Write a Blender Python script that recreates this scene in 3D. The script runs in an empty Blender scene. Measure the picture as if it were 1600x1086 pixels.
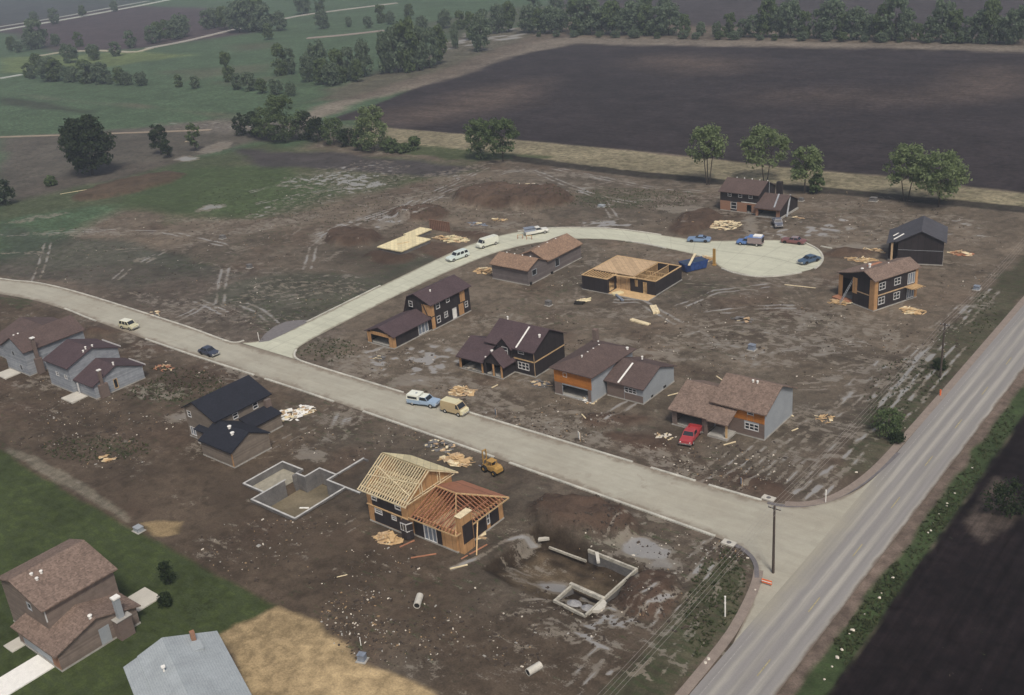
import bpy, bmesh, math, random
import numpy as np
from mathutils import Matrix, Vector
random.seed(7)
SC = bpy.context.scene
COL = SC.collection
# ---------------- camera -------------------------------------------------
FPX, PIT, ROL, HB, CH = 1640., math.radians(23.5), math.radians(-5.1), math.radians(40.7), 75.
def _roll(v):
    c, s = math.cos(ROL), math.sin(ROL)
    return np.array([c*v[0]-s*v[1], s*v[0]+c*v[1], v[2]])
UPc = _roll(np.array([0, -math.cos(PIT), -math.sin(PIT)]))
FWc = _roll(np.array([0, -math.sin(PIT), math.cos(PIT)]))
RTc = _roll(np.array([1., 0, 0]))
Yc = math.sin(HB)*RTc + math.cos(HB)*FWc
Xc = math.cos(HB)*RTc - math.sin(HB)*FWc
M = np.array([Xc, Yc, UPc])            # rows: world axes expressed in camera right/down/forward
cam = bpy.data.cameras.new('camera'); co = bpy.data.objects.new('camera', cam); COL.objects.link(co)
right, down, fwd = M[:, 0], M[:, 1], M[:, 2]
co.matrix_world = Matrix(((right[0], -down[0], -fwd[0], 0), (right[1], -down[1], -fwd[1], 0), (right[2], -down[2], -fwd[2], CH), (0, 0, 0, 1)))
cam.sensor_width = 36; cam.lens = 36*FPX/1600; cam.clip_start = 1; cam.clip_end = 9000
SC.camera = co
# ---------------- light --------------------------------------------------
SUN_EL, SUN_AZ = math.radians(55), math.radians(-38)     # azimuth measured from +X towards +Y
w = bpy.data.worlds.new('World'); SC.world = w; w.use_nodes = True
nt = w.node_tree; bg = nt.nodes['Background']
sky = nt.nodes.new('ShaderNodeTexSky'); sky.sky_type = 'NISHITA'; sky.sun_disc = False
sky.sun_elevation = SUN_EL; sky.sun_rotation = math.pi/2-SUN_AZ
sky.air_density = 1.0; sky.dust_density = 6.0; sky.ozone_density = 1.0
nt.links.new(sky.outputs[0], bg.inputs[0]); bg.inputs[1].default_value = 0.068
sl = bpy.data.lights.new('sun', 'SUN'); sl.energy = 1.5; sl.angle = math.radians(11); sl.color = (1, .95, .87)
so = bpy.data.objects.new('sun', sl); COL.objects.link(so)
sd = Vector((math.cos(SUN_EL)*math.cos(SUN_AZ), math.cos(SUN_EL)*math.sin(SUN_AZ), math.sin(SUN_EL)))
so.rotation_euler = sd.to_track_quat('Z', 'Y').to_euler(); so.location = (0, 0, 200)
SC.view_settings.view_transform = 'Standard'; SC.view_settings.look = 'None'
SC.view_settings.gamma = 1; SC.view_settings.exposure = 0.55
SC.render.engine = 'CYCLES'
try:
    SC.cycles.volume_bounces = 0; SC.cycles.max_bounces = 5; SC.cycles.diffuse_bounces = 3
    SC.cycles.volume_step_rate = 5
except Exception: pass
# ---------------- geometry helpers --------------------------------------
def W(px, py, z=0.):
    """ground point (x, y) seen at a photo pixel of the 1600 px wide survey frame"""
    r = M @ np.array([(px-800)/FPX, (py-543)/FPX, 1.]); t = (z-CH)/r[2]
    return (r[0]*t, r[1]*t)
def WL(pts, z=0.): return [W(a, b, z) for a, b in pts]

class MB:
    def __init__(s): s.v = []; s.f = []; s.m = []
    def face(s, pts, m=0):
        n = len(s.v); s.v += [tuple(p) for p in pts]; s.f.append(tuple(range(n, n+len(pts)))); s.m.append(m)
    def hexa(s, p, m=0):      # p: 4 bottom ccw + 4 top ccw
        n = len(s.v); s.v += [tuple(q) for q in p]
        for f in ((3, 2, 1, 0), (4, 5, 6, 7), (0, 1, 5, 4), (1, 2, 6, 5), (2, 3, 7, 6), (3, 0, 4, 7)):
            s.f.append(tuple(n+i for i in f)); s.m.append(m)
    def box(s, x0, x1, y0, y1, z0, z1, m=0):
        s.hexa([(x0, y0, z0), (x1, y0, z0), (x1, y1, z0), (x0, y1, z0), (x0, y0, z1), (x1, y0, z1), (x1, y1, z1), (x0, y1, z1)], m)
    def beam(s, p, q, a, b, m=0, up=(0, 0, 1)):
        p = Vector(p); q = Vector(q); d = (q-p).normalized(); u = Vector(up)
        if abs(d.dot(u)) > .98: u = Vector((1, 0, 0))
        r = d.cross(u).normalized()*a/2; t = r.normalized().cross(d).normalized()*b/2
        s.hexa([p-r-t, p+r-t, q+r-t, q-r-t, p-r+t, p+r+t, q+r+t, q-r+t], m)
    def cyl(s, p, q, r0, r1, n=8, m=0, caps=True):
        p = Vector(p); q = Vector(q); d = (q-p).normalized(); u = Vector((0, 0, 1)) if abs(d.z) < .95 else Vector((1, 0, 0))
        a = d.cross(u).normalized(); b = d.cross(a); k = len(s.v)
        for c, r in ((p, r0), (q, r1)):
            for i in range(n):
                t = 2*math.pi*i/n; s.v.append(tuple(c+a*math.cos(t)*r+b*math.sin(t)*r))
        for i in range(n):
            j = (i+1) % n; s.f.append((k+i, k+n+i, k+n+j, k+j)); s.m.append(m)
        if caps:
            s.f.append(tuple(k+i for i in range(n))); s.m.append(m)
            s.f.append(tuple(k+n+i for i in reversed(range(n)))); s.m.append(m)
    def extr(s, poly, axis, t0, t1, m=0):   # poly of (s,z); axis = direction extruded
        def P(a, z, t): return (a, t, z) if axis == 'y' else (t, a, z)
        n = len(poly); k = len(s.v)
        for t in (t0, t1): s.v += [P(a, z, t) for a, z in poly]
        s.f.append(tuple(k+i for i in range(n))); s.f.append(tuple(k+n+i for i in reversed(range(n)))); s.m += [m, m]
        for i in range(n):
            j = (i+1) % n; s.f.append((k+i, k+n+i, k+n+j, k+j)); s.m.append(m)
    def plan(s, poly, z0, z1, m=0):         # vertical prism over a plan polygon
        n = len(poly); k = len(s.v)
        for z in (z0, z1): s.v += [(a, b, z) for a, b in poly]
        s.f.append(tuple(k+i for i in reversed(range(n)))); s.f.append(tuple(k+n+i for i in range(n))); s.m += [m, m]
        for i in range(n):
            j = (i+1) % n; s.f.append((k+i, k+j, k+n+j, k+n+i)); s.m.append(m)
    def build(s, name, mats, parent=None, smooth=False, fixn=True):
        me = bpy.data.meshes.new(name); me.from_pydata(s.v, [], s.f)
        if not isinstance(mats, (list, tuple)): mats = [mats]
        for m in mats: me.materials.append(m)
        if len(mats) > 1: me.polygons.foreach_set('material_index', s.m)
        if fixn and len(s.f) < 6000:
            b = bmesh.new(); b.from_mesh(me); bmesh.ops.recalc_face_normals(b, faces=b.faces); b.to_mesh(me); b.free()
        if smooth: me.polygons.foreach_set('use_smooth', [True]*len(me.polygons))
        me.update()
        o = bpy.data.objects.new(name, me); COL.objects.link(o)
        if parent is not None: o.parent = parent
        return o
def tag(o, label=None, cat=None, group=None, kind=None):
    if label: o['label'] = label
    if cat: o['category'] = cat
    if group: o['group'] = group
    if kind: o['kind'] = kind
    return o
def thing(name, loc, label, cat, rot=0., group=None):
    o = bpy.data.objects.new(name, None); COL.objects.link(o); o.empty_display_size = .5
    o.location = (loc[0], loc[1], loc[2] if len(loc) > 2 else 0); o.rotation_euler = (0, 0, rot)
    return tag(o, label, cat, group)
def copy_tree(o, parent=None):
    c = o.copy(); COL.objects.link(c); c.parent = parent
    for ch in list(o.children): copy_tree(ch, c)
    return c
# ---------------- materials ---------------------------------------------
class N:
    def __init__(s, name):
        s.m = bpy.data.materials.new(name); s.m.use_nodes = True; s.t = s.m.node_tree
        s.b = s.t.nodes['Principled BSDF']; s.b.inputs['Specular IOR Level'].default_value = .25
    def n(s, typ, **k):
        o = s.t.nodes.new(typ)
        for a, v in k.items(): setattr(o, a, v)
        return o
    def l(s, a, b): s.t.links.new(a, b)
    def val(s, x, inp):
        if hasattr(x, 'is_output') or isinstance(x, bpy.types.NodeSocket): s.l(x, inp)
        else: inp.default_value = x
    def math(s, op, a, b=0., c=None, clamp=False):
        o = s.n('ShaderNodeMath', operation=op, use_clamp=clamp); s.val(a, o.inputs[0]); s.val(b, o.inputs[1])
        if c is not None: s.val(c, o.inputs[2])
        return o.outputs[0]
    def mix(s, f, a, b, mode='MIX'):
        o = s.n('ShaderNodeMix', data_type='RGBA', blend_type=mode); s.val(f, o.inputs[0])
        for x, i in ((a, 6), (b, 7)):
            if isinstance(x, tuple): o.inputs[i].default_value = (*x[:3], 1)
            else: s.l(x, o.inputs[i])
        return o.outputs[2]
    def step(s, v, lo, hi):
        o = s.n('ShaderNodeMapRange', interpolation_type='SMOOTHSTEP'); s.val(v, o.inputs[0]); o.inputs[1].default_value = lo; o.inputs[2].default_value = hi
        return o.outputs[0]
    def lin(s, v, lo, hi, a, b):
        o = s.n('ShaderNodeMapRange'); s.val(v, o.inputs[0]); o.inputs[1].default_value = lo; o.inputs[2].default_value = hi; o.inputs[3].default_value = a; o.inputs[4].default_value = b
        return o.outputs[0]
    def coord(s, kind='Object', scale=None, rot=None):
        c = s.n('ShaderNodeTexCoord').outputs[kind]
        if scale or rot:
            mp = s.n('ShaderNodeMapping'); s.l(c, mp.inputs[0])
            if scale: mp.inputs[3].default_value = scale
            if rot: mp.inputs[2].default_value = rot
            c = mp.outputs[0]
        return c
    def pos(s, scale=None, rot=None):
        c = s.n('ShaderNodeNewGeometry').outputs['Position']
        if scale or rot:
            mp = s.n('ShaderNodeMapping'); s.l(c, mp.inputs[0])
            if scale: mp.inputs[3].default_value = scale
            if rot: mp.inputs[2].default_value = rot
            c = mp.outputs[0]
        return c
    def noise(s, vec, scale, detail=4, rough=.55, dist=0.):
        o = s.n('ShaderNodeTexNoise'); s.l(vec, o.inputs['Vector']); o.inputs['Scale'].default_value = scale
        o.inputs['Detail'].default_value = detail; o.inputs['Roughness'].default_value = rough; o.inputs['Distortion'].default_value = dist
        return o.outputs[0]
    def bump(s, h, strength, dist):
        o = s.n('ShaderNodeBump'); o.inputs[0].default_value = strength; o.inputs[1].default_value = dist; s.l(h, o.inputs[2]); s.l(o.outputs[0], s.b.inputs['Normal'])
def simple(name, col, rough=.8, var=.25, scale=1.5, fine=12., fv=.15, metallic=0., streak=None, spec=.25):
    q = N(name); p = q.coord('Object', streak) if streak else q.coord('Object')
    a = q.noise(p, scale, 5); b = q.noise(p, fine, 3)
    f = q.math('MULTIPLY', q.lin(a, .25, .75, 1-var, 1+var), q.lin(b, .2, .8, 1-fv, 1+fv))
    mul = q.n('ShaderNodeVectorMath', operation='SCALE'); mul.inputs[0].default_value = col; q.l(f, mul.inputs[3])
    q.l(mul.outputs[0], q.b.inputs['Base Color']); q.b.inputs['Roughness'].default_value = rough
    q.b.inputs['Metallic'].default_value = metallic; q.b.inputs['Specular IOR Level'].default_value = spec
    return q.m
def shingle(name, col, var=.3, axis=None):
    q = N(name); p = q.coord('Object')
    v = q.n('ShaderNodeTexVoronoi'); q.l(p, v.inputs['Vector']); v.inputs['Scale'].default_value = 4.5
    sp = q.n('ShaderNodeSeparateColor'); q.l(v.outputs['Color'], sp.inputs[0])
    a = q.noise(p, .5, 3); b = q.noise(p, 8, 3, .7)
    z = q.n('ShaderNodeSeparateXYZ'); q.l(p, z.inputs[0])
    c = q.math('FRACT', q.math('MULTIPLY', z.outputs[2], 11.0))
    f = q.math('MULTIPLY', q.lin(sp.outputs[0], 0, 1, 1-var, 1+var), q.lin(a, .3, .7, .9, 1.1))
    f = q.math('MULTIPLY', f, q.lin(b, .25, .75, .8, 1.2)); f = q.math('MULTIPLY', f, q.lin(c, 0, .3, .82, 1.0))
    mul = q.n('ShaderNodeVectorMath', operation='SCALE'); mul.inputs[0].default_value = col; q.l(f, mul.inputs[3])
    q.l(mul.outputs[0], q.b.inputs['Base Color']); q.b.inputs['Roughness'].default_value = .9
    q.bump(b, .3, .02)
    return q.m
def boards(name, col, dark, per, vertical=True, rough=.8):
    """plank or panel joints as thin dark lines in the surface"""
    q = N(name); p = q.coord('Object'); z = q.n('ShaderNodeSeparateXYZ'); q.l(p, z.inputs[0])
    s_ = q.math('ADD', z.outputs[0], z.outputs[1]) if vertical else z.outputs[2]
    fr = q.math('FRACT', q.math('MULTIPLY', q.math('ADD', s_, 100.), 1/per))
    e = q.math('LESS_THAN', fr, .06)
    fl = q.math('FLOOR', q.math('MULTIPLY', q.math('ADD', s_, 100.), 1/per))
    wn = q.n('ShaderNodeTexWhiteNoise', noise_dimensions='1D'); q.l(fl, wn.inputs['W'])
    a = q.noise(p, 1.2, 5, .6); b = q.noise(p, 9, 3)
    f = q.math('MULTIPLY', q.lin(wn.outputs[0], 0, 1, .86, 1.14), q.math('MULTIPLY', q.lin(a, .25, .75, .8, 1.2), q.lin(b, .2, .8, .9, 1.1)))
    mul = q.n('ShaderNodeVectorMath', operation='SCALE'); mul.inputs[0].default_value = col; q.l(f, mul.inputs[3])
    c = q.mix(q.math('MULTIPLY', e, .7), mul.outputs[0], dark); q.l(c, q.b.inputs['Base Color']); q.b.inputs['Roughness'].default_value = rough
    return q.m
def brick(name, c1, c2, mortar, scale=1.):
    q = N(name); p = q.coord('Object'); z = q.n('ShaderNodeSeparateXYZ'); q.l(p, z.inputs[0])
    cb = q.n('ShaderNodeCombineXYZ'); q.l(q.math('ADD', z.outputs[0], z.outputs[1]), cb.inputs[0]); q.l(z.outputs[2], cb.inputs[1])
    t = q.n('ShaderNodeTexBrick'); q.l(cb.outputs[0], t.inputs['Vector']); t.inputs['Scale'].default_value = scale
    t.inputs['Brick Width'].default_value = .42; t.inputs['Row Height'].default_value = .14; t.inputs['Mortar Size'].default_value = .02
    t.inputs['Color1'].default_value = (*c1, 1); t.inputs['Color2'].default_value = (*c2, 1); t.inputs['Mortar'].default_value = (*mortar, 1)
    a = q.noise(p, .9, 4); c = q.mix(q.lin(a, .3, .7, .0, .35), t.outputs[0], mortar); q.l(c, q.b.inputs['Base Color']); q.b.inputs['Roughness'].default_value = .9
    return q.m
MT = {}
MT['black'] = boards('black_sheathing', (.030, .025, .026), (.010, .009, .009), 1.22)
MT['ply'] = boards('orange_plywood', (.42, .245, .115), (.15, .09, .05), 1.22)
MT['plyout'] = boards('orange_siding_board', (.40, .155, .035), (.14, .06, .02), .3, False)
MT['plypale'] = boards('pale_plywood', (.66, .58, .36), (.35, .3, .18), 1.22)
MT['ply_tan'] = boards('tan_plywood', (.46, .33, .2), (.2, .14, .09), 1.22)
MT['wood'] = simple('framing_lumber', (.52, .36, .19), .8, .2, 1.5)
MT['wood_red'] = simple('reddish_lumber', (.36, .17, .10), .8, .2, 1.5)
MT['wood_pale'] = simple('fresh_lumber', (.68, .58, .38), .8, .25, 1.5)
MT['rsheath'] = boards('reddish_roof_sheathing', (.27, .125, .075), (.12, .06, .04), 1.22, False)
MT['conc'] = simple('concrete', (.34, .33, .30), .9, .25, .8, 9, .2)
MT['concd'] = simple('block_concrete', (.15, .145, .14), .9, .35, .7, 5, .25)
MT['slab'] = simple('slab_concrete', (.50, .48, .42), .9, .12, .5)
MT['grey'] = boards('grey_board_siding', (.27, .29, .315), (.18, .19, .205), .25, False)
MT['greylt'] = simple('pale_grey_sheathing', (.30, .325, .345), .8, .1, .6)
MT['tan'] = boards('tan_clapboard', (.185, .155, .125), (.12, .10, .085), .22, False)
MT['brn'] = boards('brown_clapboard', (.19, .152, .128), (.13, .105, .09), .22, False)
MT['taupe'] = boards('taupe_board', (.15, .13, .125), (.08, .07, .07), .3, False)
MT['brickbr'] = brick('brown_brick', (.14, .10, .085), (.19, .135, .11), (.16, .135, .12))
MT['brickor'] = brick('orange_brick', (.34, .15, .08), (.26, .12, .07), (.26, .19, .14))
MT['white'] = simple('white_paint', (.78, .77, .72), .6, .08)
MT['trim'] = simple('white_trim', (.56, .56, .55), .6, .06)
MT['glass'] = simple('window_glass', (.02, .023, .028), .12, .2, spec=.6)
MT['pglass'] = simple('pale_door_glass', (.16, .19, .23), .15, .2, spec=.6)
MT['dark'] = simple('dark_interior', (.02, .018, .016), .95)
MT['r_black'] = shingle('black_shingles', (.018, .020, .028), .2)
MT['r_brown'] = shingle('dark_brown_shingles', (.075, .052, .056), .15)
MT['r_mar'] = shingle('maroon_shingles', (.098, .070, .063), .15)
MT['r_mix'] = shingle('mottled_brown_shingles', (.185, .135, .108), .28)
MT['r_tan'] = shingle('tan_shingles', (.24, .16, .11), .25)
MT['r_slate'] = shingle('slate_shingles', (.07, .07, .08), .12)
MT['r_grey'] = shingle('pale_blue_grey_shingles', (.33, .365, .38), .03)
MT['pole'] = simple('pole_wood', (.075, .06, .05), .9)
MT['wire'] = simple('wire_metal', (.30, .28, .26), .6)
MT['rubber'] = simple('tyre_rubber', (.018, .018, .018), .9)
MT['chrome'] = simple('chrome', (.6, .6, .6), .25, .1, metallic=.8)
MT['rim'] = simple('wheel_rim', (.45, .45, .43), .4)
MT['metal'] = simple('galvanised_metal', (.3, .32, .34), .5)
MT['stone'] = simple('white_stone', (.62, .57, .48), .9)
MT['yellow'] = simple('yellow_machine_paint', (.38, .23, .07), .6)
MT['bin'] = simple('blue_bin_paint', (.03, .065, .20), .6, .3)
MT['orange'] = simple('orange_paint', (.75, .16, .05), .6)
MT['bluegrey'] = simple('blue_grey_tarp', (.2, .23, .28), .7)
def paint(name, col): return simple(name, col, .35, .08, 1., 20, .05, spec=.5)
# ---------------- ground masks -------------------------------------------
rng = np.random.RandomState(3)
TAB = rng.rand(512, 512).astype(np.float32)
def vnoise(x, y, sc, seed=0):
    x = x/sc+seed*17.31; y = y/sc+seed*9.77
    xi = np.floor(x).astype(np.int64); yi = np.floor(y).astype(np.int64); fx = x-xi; fy = y-yi
    fx = fx*fx*(3-2*fx); fy = fy*fy*(3-2*fy); a = xi & 511; b = yi & 511; a1 = (a+1) & 511; b1 = (b+1) & 511
    return (TAB[a, b]*(1-fx)+TAB[a1, b]*fx)*(1-fy)+(TAB[a, b1]*(1-fx)+TAB[a1, b1]*fx)*fy
def fbm(x, y, sc, o=4, seed=0):
    s = 0; a = .5; t = 0
    for i in range(o):
        s = s+a*vnoise(x, y, sc, seed+i*3); t += a; a *= .5; sc *= .5
    return s/t
def sdf_poly(x, y, P):
    P = np.array(P); d = np.full(x.shape, 1e9); ins = np.zeros(x.shape, bool); n = len(P)
    for i in range(n):
        a = P[i]; b = P[(i+1) % n]; e = b-a; L = e@e+1e-9
        t = np.clip(((x-a[0])*e[0]+(y-a[1])*e[1])/L, 0, 1)
        d = np.minimum(d, np.hypot(x-a[0]-t*e[0], y-a[1]-t*e[1]))
        c = ((a[1] > y) != (b[1] > y)); xs = (b[0]-a[0])*(y-a[1])/(b[1]-a[1]+1e-12)+a[0]
        ins ^= c & (x < xs)
    return np.where(ins, -d, d)
def dist_line(x, y, P):
    d = np.full(x.shape, 1e9)
    for a, b in zip(P[:-1], P[1:]):
        a = np.array(a); b = np.array(b); e = b-a; L = e@e+1e-9
        t = np.clip(((x-a[0])*e[0]+(y-a[1])*e[1])/L, 0, 1); d = np.minimum(d, np.hypot(x-a[0]-t*e[0], y-a[1]-t*e[1]))
    return d
def inbox(GX, GY, P, pad):
    P = np.array(P); return np.where((GX > P[:, 0].min()-pad) & (GX < P[:, 0].max()+pad) & (GY > P[:, 1].min()-pad) & (GY < P[:, 1].max()+pad))
def ell(cx, cy, rx, ry, a=0., n=18):
    a = math.radians(a)
    return WL([(cx+rx*math.cos(t)*math.cos(a)-ry*math.sin(t)*math.sin(a), cy+rx*math.cos(t)*math.sin(a)+ry*math.sin(t)*math.cos(a)) for t in [2*math.pi*i/n for i in range(n)]])
# road outlines (metres)
UP_EDGE = [(-330, 88), (-290, 97), (-260, 102.5), (-245, 104.5), (-236, 107.3), (-220, 108.1), (-199, 107.9), (-187, 107.7), (-176, 107.5), (-165, 106.8), (-158, 107.6), (-144.2, 107.5), (-124, 107.4), (-101, 107.4), (-76.5, 107.4), (-65, 107.5), (-56, 107.5), (-50.5, 107.8), (-46.5, 110), (-44, 113.5), (-42.6, 118), (-42.2, 124)]
LO_EDGE = [(-325, 78), (-287, 87.5), (-258, 94), (-245, 96.5), (-234.8, 98.8), (-222, 100.6), (-199, 99.9), (-187, 99.5), (-176, 99.2), (-165, 99.1), (-158, 99.2), (-144.2, 99.2), (-124, 99.2), (-101, 98.8), (-76.5, 98), (-65, 97.7), (-56, 97.4), (-50.5, 97), (-46.8, 95.2), (-44.8, 91), (-43.4, 86.5), (-42.2, 80)]
FAR = [(-160.6, 107.6), (-158.2, 109.2), (-156.8, 112.6), (-156.6, 121.3), (-157.4, 130), (-158.0, 140), (-158.6, 154.3), (-159.2, 165.8), (-158.8, 174.9), (-155.9, 184), (-150.2, 190.6), (-143, 194.4), (-134.6, 197.0), (-127.7, 197.5), (-119, 197.3), (-112, 197.6), (-107, 199.4), (-101, 203), (-95.5, 205.4), (-90.5, 205.3), (-86, 202.4), (-83.3, 198.2), (-82.2, 194)]
NEAR = [(-144.6, 107.6), (-147.2, 109.3), (-148.9, 112.6), (-149.7, 121.3), (-150.2, 130), (-150.8, 140), (-150.9, 152), (-150.4, 163), (-149.3, 172), (-145.5, 180.4), (-139.8, 186.2), (-133, 189.2), (-127, 190.2), (-121, 190.3), (-114.4, 189.5), (-108, 188.6), (-102.5, 186.4), (-99.6, 183.8), (-96.2, 182.3), (-92.3, 181.8), (-88.9, 182.6), (-85.3, 185.6), (-82.8, 190)]
ROADPOLYS = [UP_EDGE+LO_EDGE[::-1], FAR+NEAR[::-1], [(-43.2, -60), (-35, -60), (-35, 900), (-43.2, 900)]]
F1_SHALLOW = [(-116.5, 73.7), (-111.9, 73.7), (-111.9, 79.8), (-112.1, 81.1), (-116.5, 81.1)]
F1_DEEP = [(-111.9, 71.5), (-102.5, 71.5), (-102.5, 81), (-106.4, 81), (-106.4, 82.7), (-110, 82.7), (-110, 79.8), (-111.9, 79.8)]
PIT = [(-74, 76.6), (-74, 87.4), (-68, 87.6), (-57.4, 87), (-57.2, 75.6), (-62.9, 75.6), (-65.5, 76), (-69.5, 75.9)]
# mounds: photo ellipse, height
MOUNDS = [((800, 311, 95, 17, 0), 2.4), ((655, 335, 45, 12, 0), 1.6), ((550, 372, 50, 13, 0), 1.7), ((612, 402, 42, 10, 0), 1.0),
          ((690, 392, 50, 12, 10), .5), ((1085, 348, 40, 17, -15), 1.3), ((1325, 397, 48, 6, 0), 1.1), ((915, 812, 90, 30, 8), 2.0),
          ((1010, 930, 48, 42, 0), 1.3), ((200, 292, 90, 12, -12), 1.1), ((250, 538, 40, 9, 5), .8), ((165, 515, 40, 9, -10), .9),
          ((1185, 760, 60, 14, 20), .5), ((1000, 690, 60, 14, 10), .3), ((760, 372, 60, 6, 10), .8), ((965, 655, 60, 12, 0), .4)]
def ground_height(x, y):
    rough = (fbm(x, y, 9, 4, 5)-.5)*.5+(fbm(x, y, 1.6, 3, 9)-.5)*.22
    site = np.clip((y-58)/6, 0, 1)*np.clip((262-y)/8, 0, 1)*np.clip((x+330)/60, 0, 1)
    h = rough*(.12+.88*site)
    for (e, amp) in MOUNDS:
        P = ell(*e); i = inbox(x, y, P, 4)
        if i[0].size == 0: continue
        d = sdf_poly(x[i], y[i], P)+(fbm(x[i], y[i], 4, 3, 21)-.5)*3
        t = np.clip(.25-d/3.2, 0, 1); t = t*t*(3-2*t); h[i] += amp*t*(.75+.6*fbm(x[i], y[i], 2.2, 3, 31)*1.)
    # roads and houses sit on level ground
    flat = np.ones_like(h)
    for P in ROADPOLYS:
        i = inbox(x, y, P, 4); d = sdf_poly(x[i], y[i], P); flat[i] = np.minimum(flat[i], np.clip((d-.5)/2.5, 0, 1))
    h = h*flat-.05
    for P in HOUSEPADS:
        i = inbox(x, y, P, 2); d = sdf_poly(x[i], y[i], P); t = np.clip(d/1.2, 0, 1); h[i] = h[i]*t-.05*(1-t)
    i = inbox(x, y, PIT, 2); d = sdf_poly(x[i], y[i], PIT)+(fbm(x[i], y[i], 1.6, 3, 44)-.5)*.5
    t = np.clip(-d/.75, 0, 1); ramp = np.clip((y[i]-75.9)/5.5, 0.12, 1)
    h[i] = h[i]*(1-t)+t*(-2.2*ramp+h[i]*.6+.45*np.clip((x[i]+64.5)/1.5, 0, 1)*ramp)
    i = inbox(x, y, F1_SHALLOW, 1); d = sdf_poly(x[i], y[i], F1_SHALLOW); h[i] = np.where(d < -.03, -1.0, h[i])
    i = inbox(x, y, F1_DEEP, 1); d = sdf_poly(x[i], y[i], F1_DEEP); h[i] = np.where(d < -.03, -2.6, h[i])
    return h
HOUSEPADS = [[(a, c), (b, c), (b, d), (a, d)] for a, b, c, d in [(-139, -130, 119, 142), (-116, -100, 119, 132), (-95.5, -79, 119, 133), (-74, -58.5, 119, 132), (-140, -128, 156.5, 178), (-119.5, -101.5, 160, 174), (-120.5, -102, 218, 229), (-73, -60, 202.5, 216), (-76, -58, 174, 192), (-94.5, -78, 76, 88), (-137.5, -121, 75.5, 92), (-178, -162.5, 77, 90), (-196, -184, 77, 92), (-120, -100, 34, 50), (-94, -76, 34, 50), (-178, -168, 159.5, 177)]]
def axis(lo, f0, f1, hi, step, ratio):
    mid = np.arange(f0, f1+1e-6, step); a = []; s = step; v = f1
    while v < hi: s *= ratio; v += s; a.append(v)
    b = []; s = step; v = f0
    while v > lo: s *= ratio; v -= s; b.append(v)
    return np.concatenate([np.array(b[::-1]), mid, np.array(a)])
def layer(col, tgt, m): return col*(1-m[:, None])+np.array(tgt)[None, :]*m[:, None]
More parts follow.
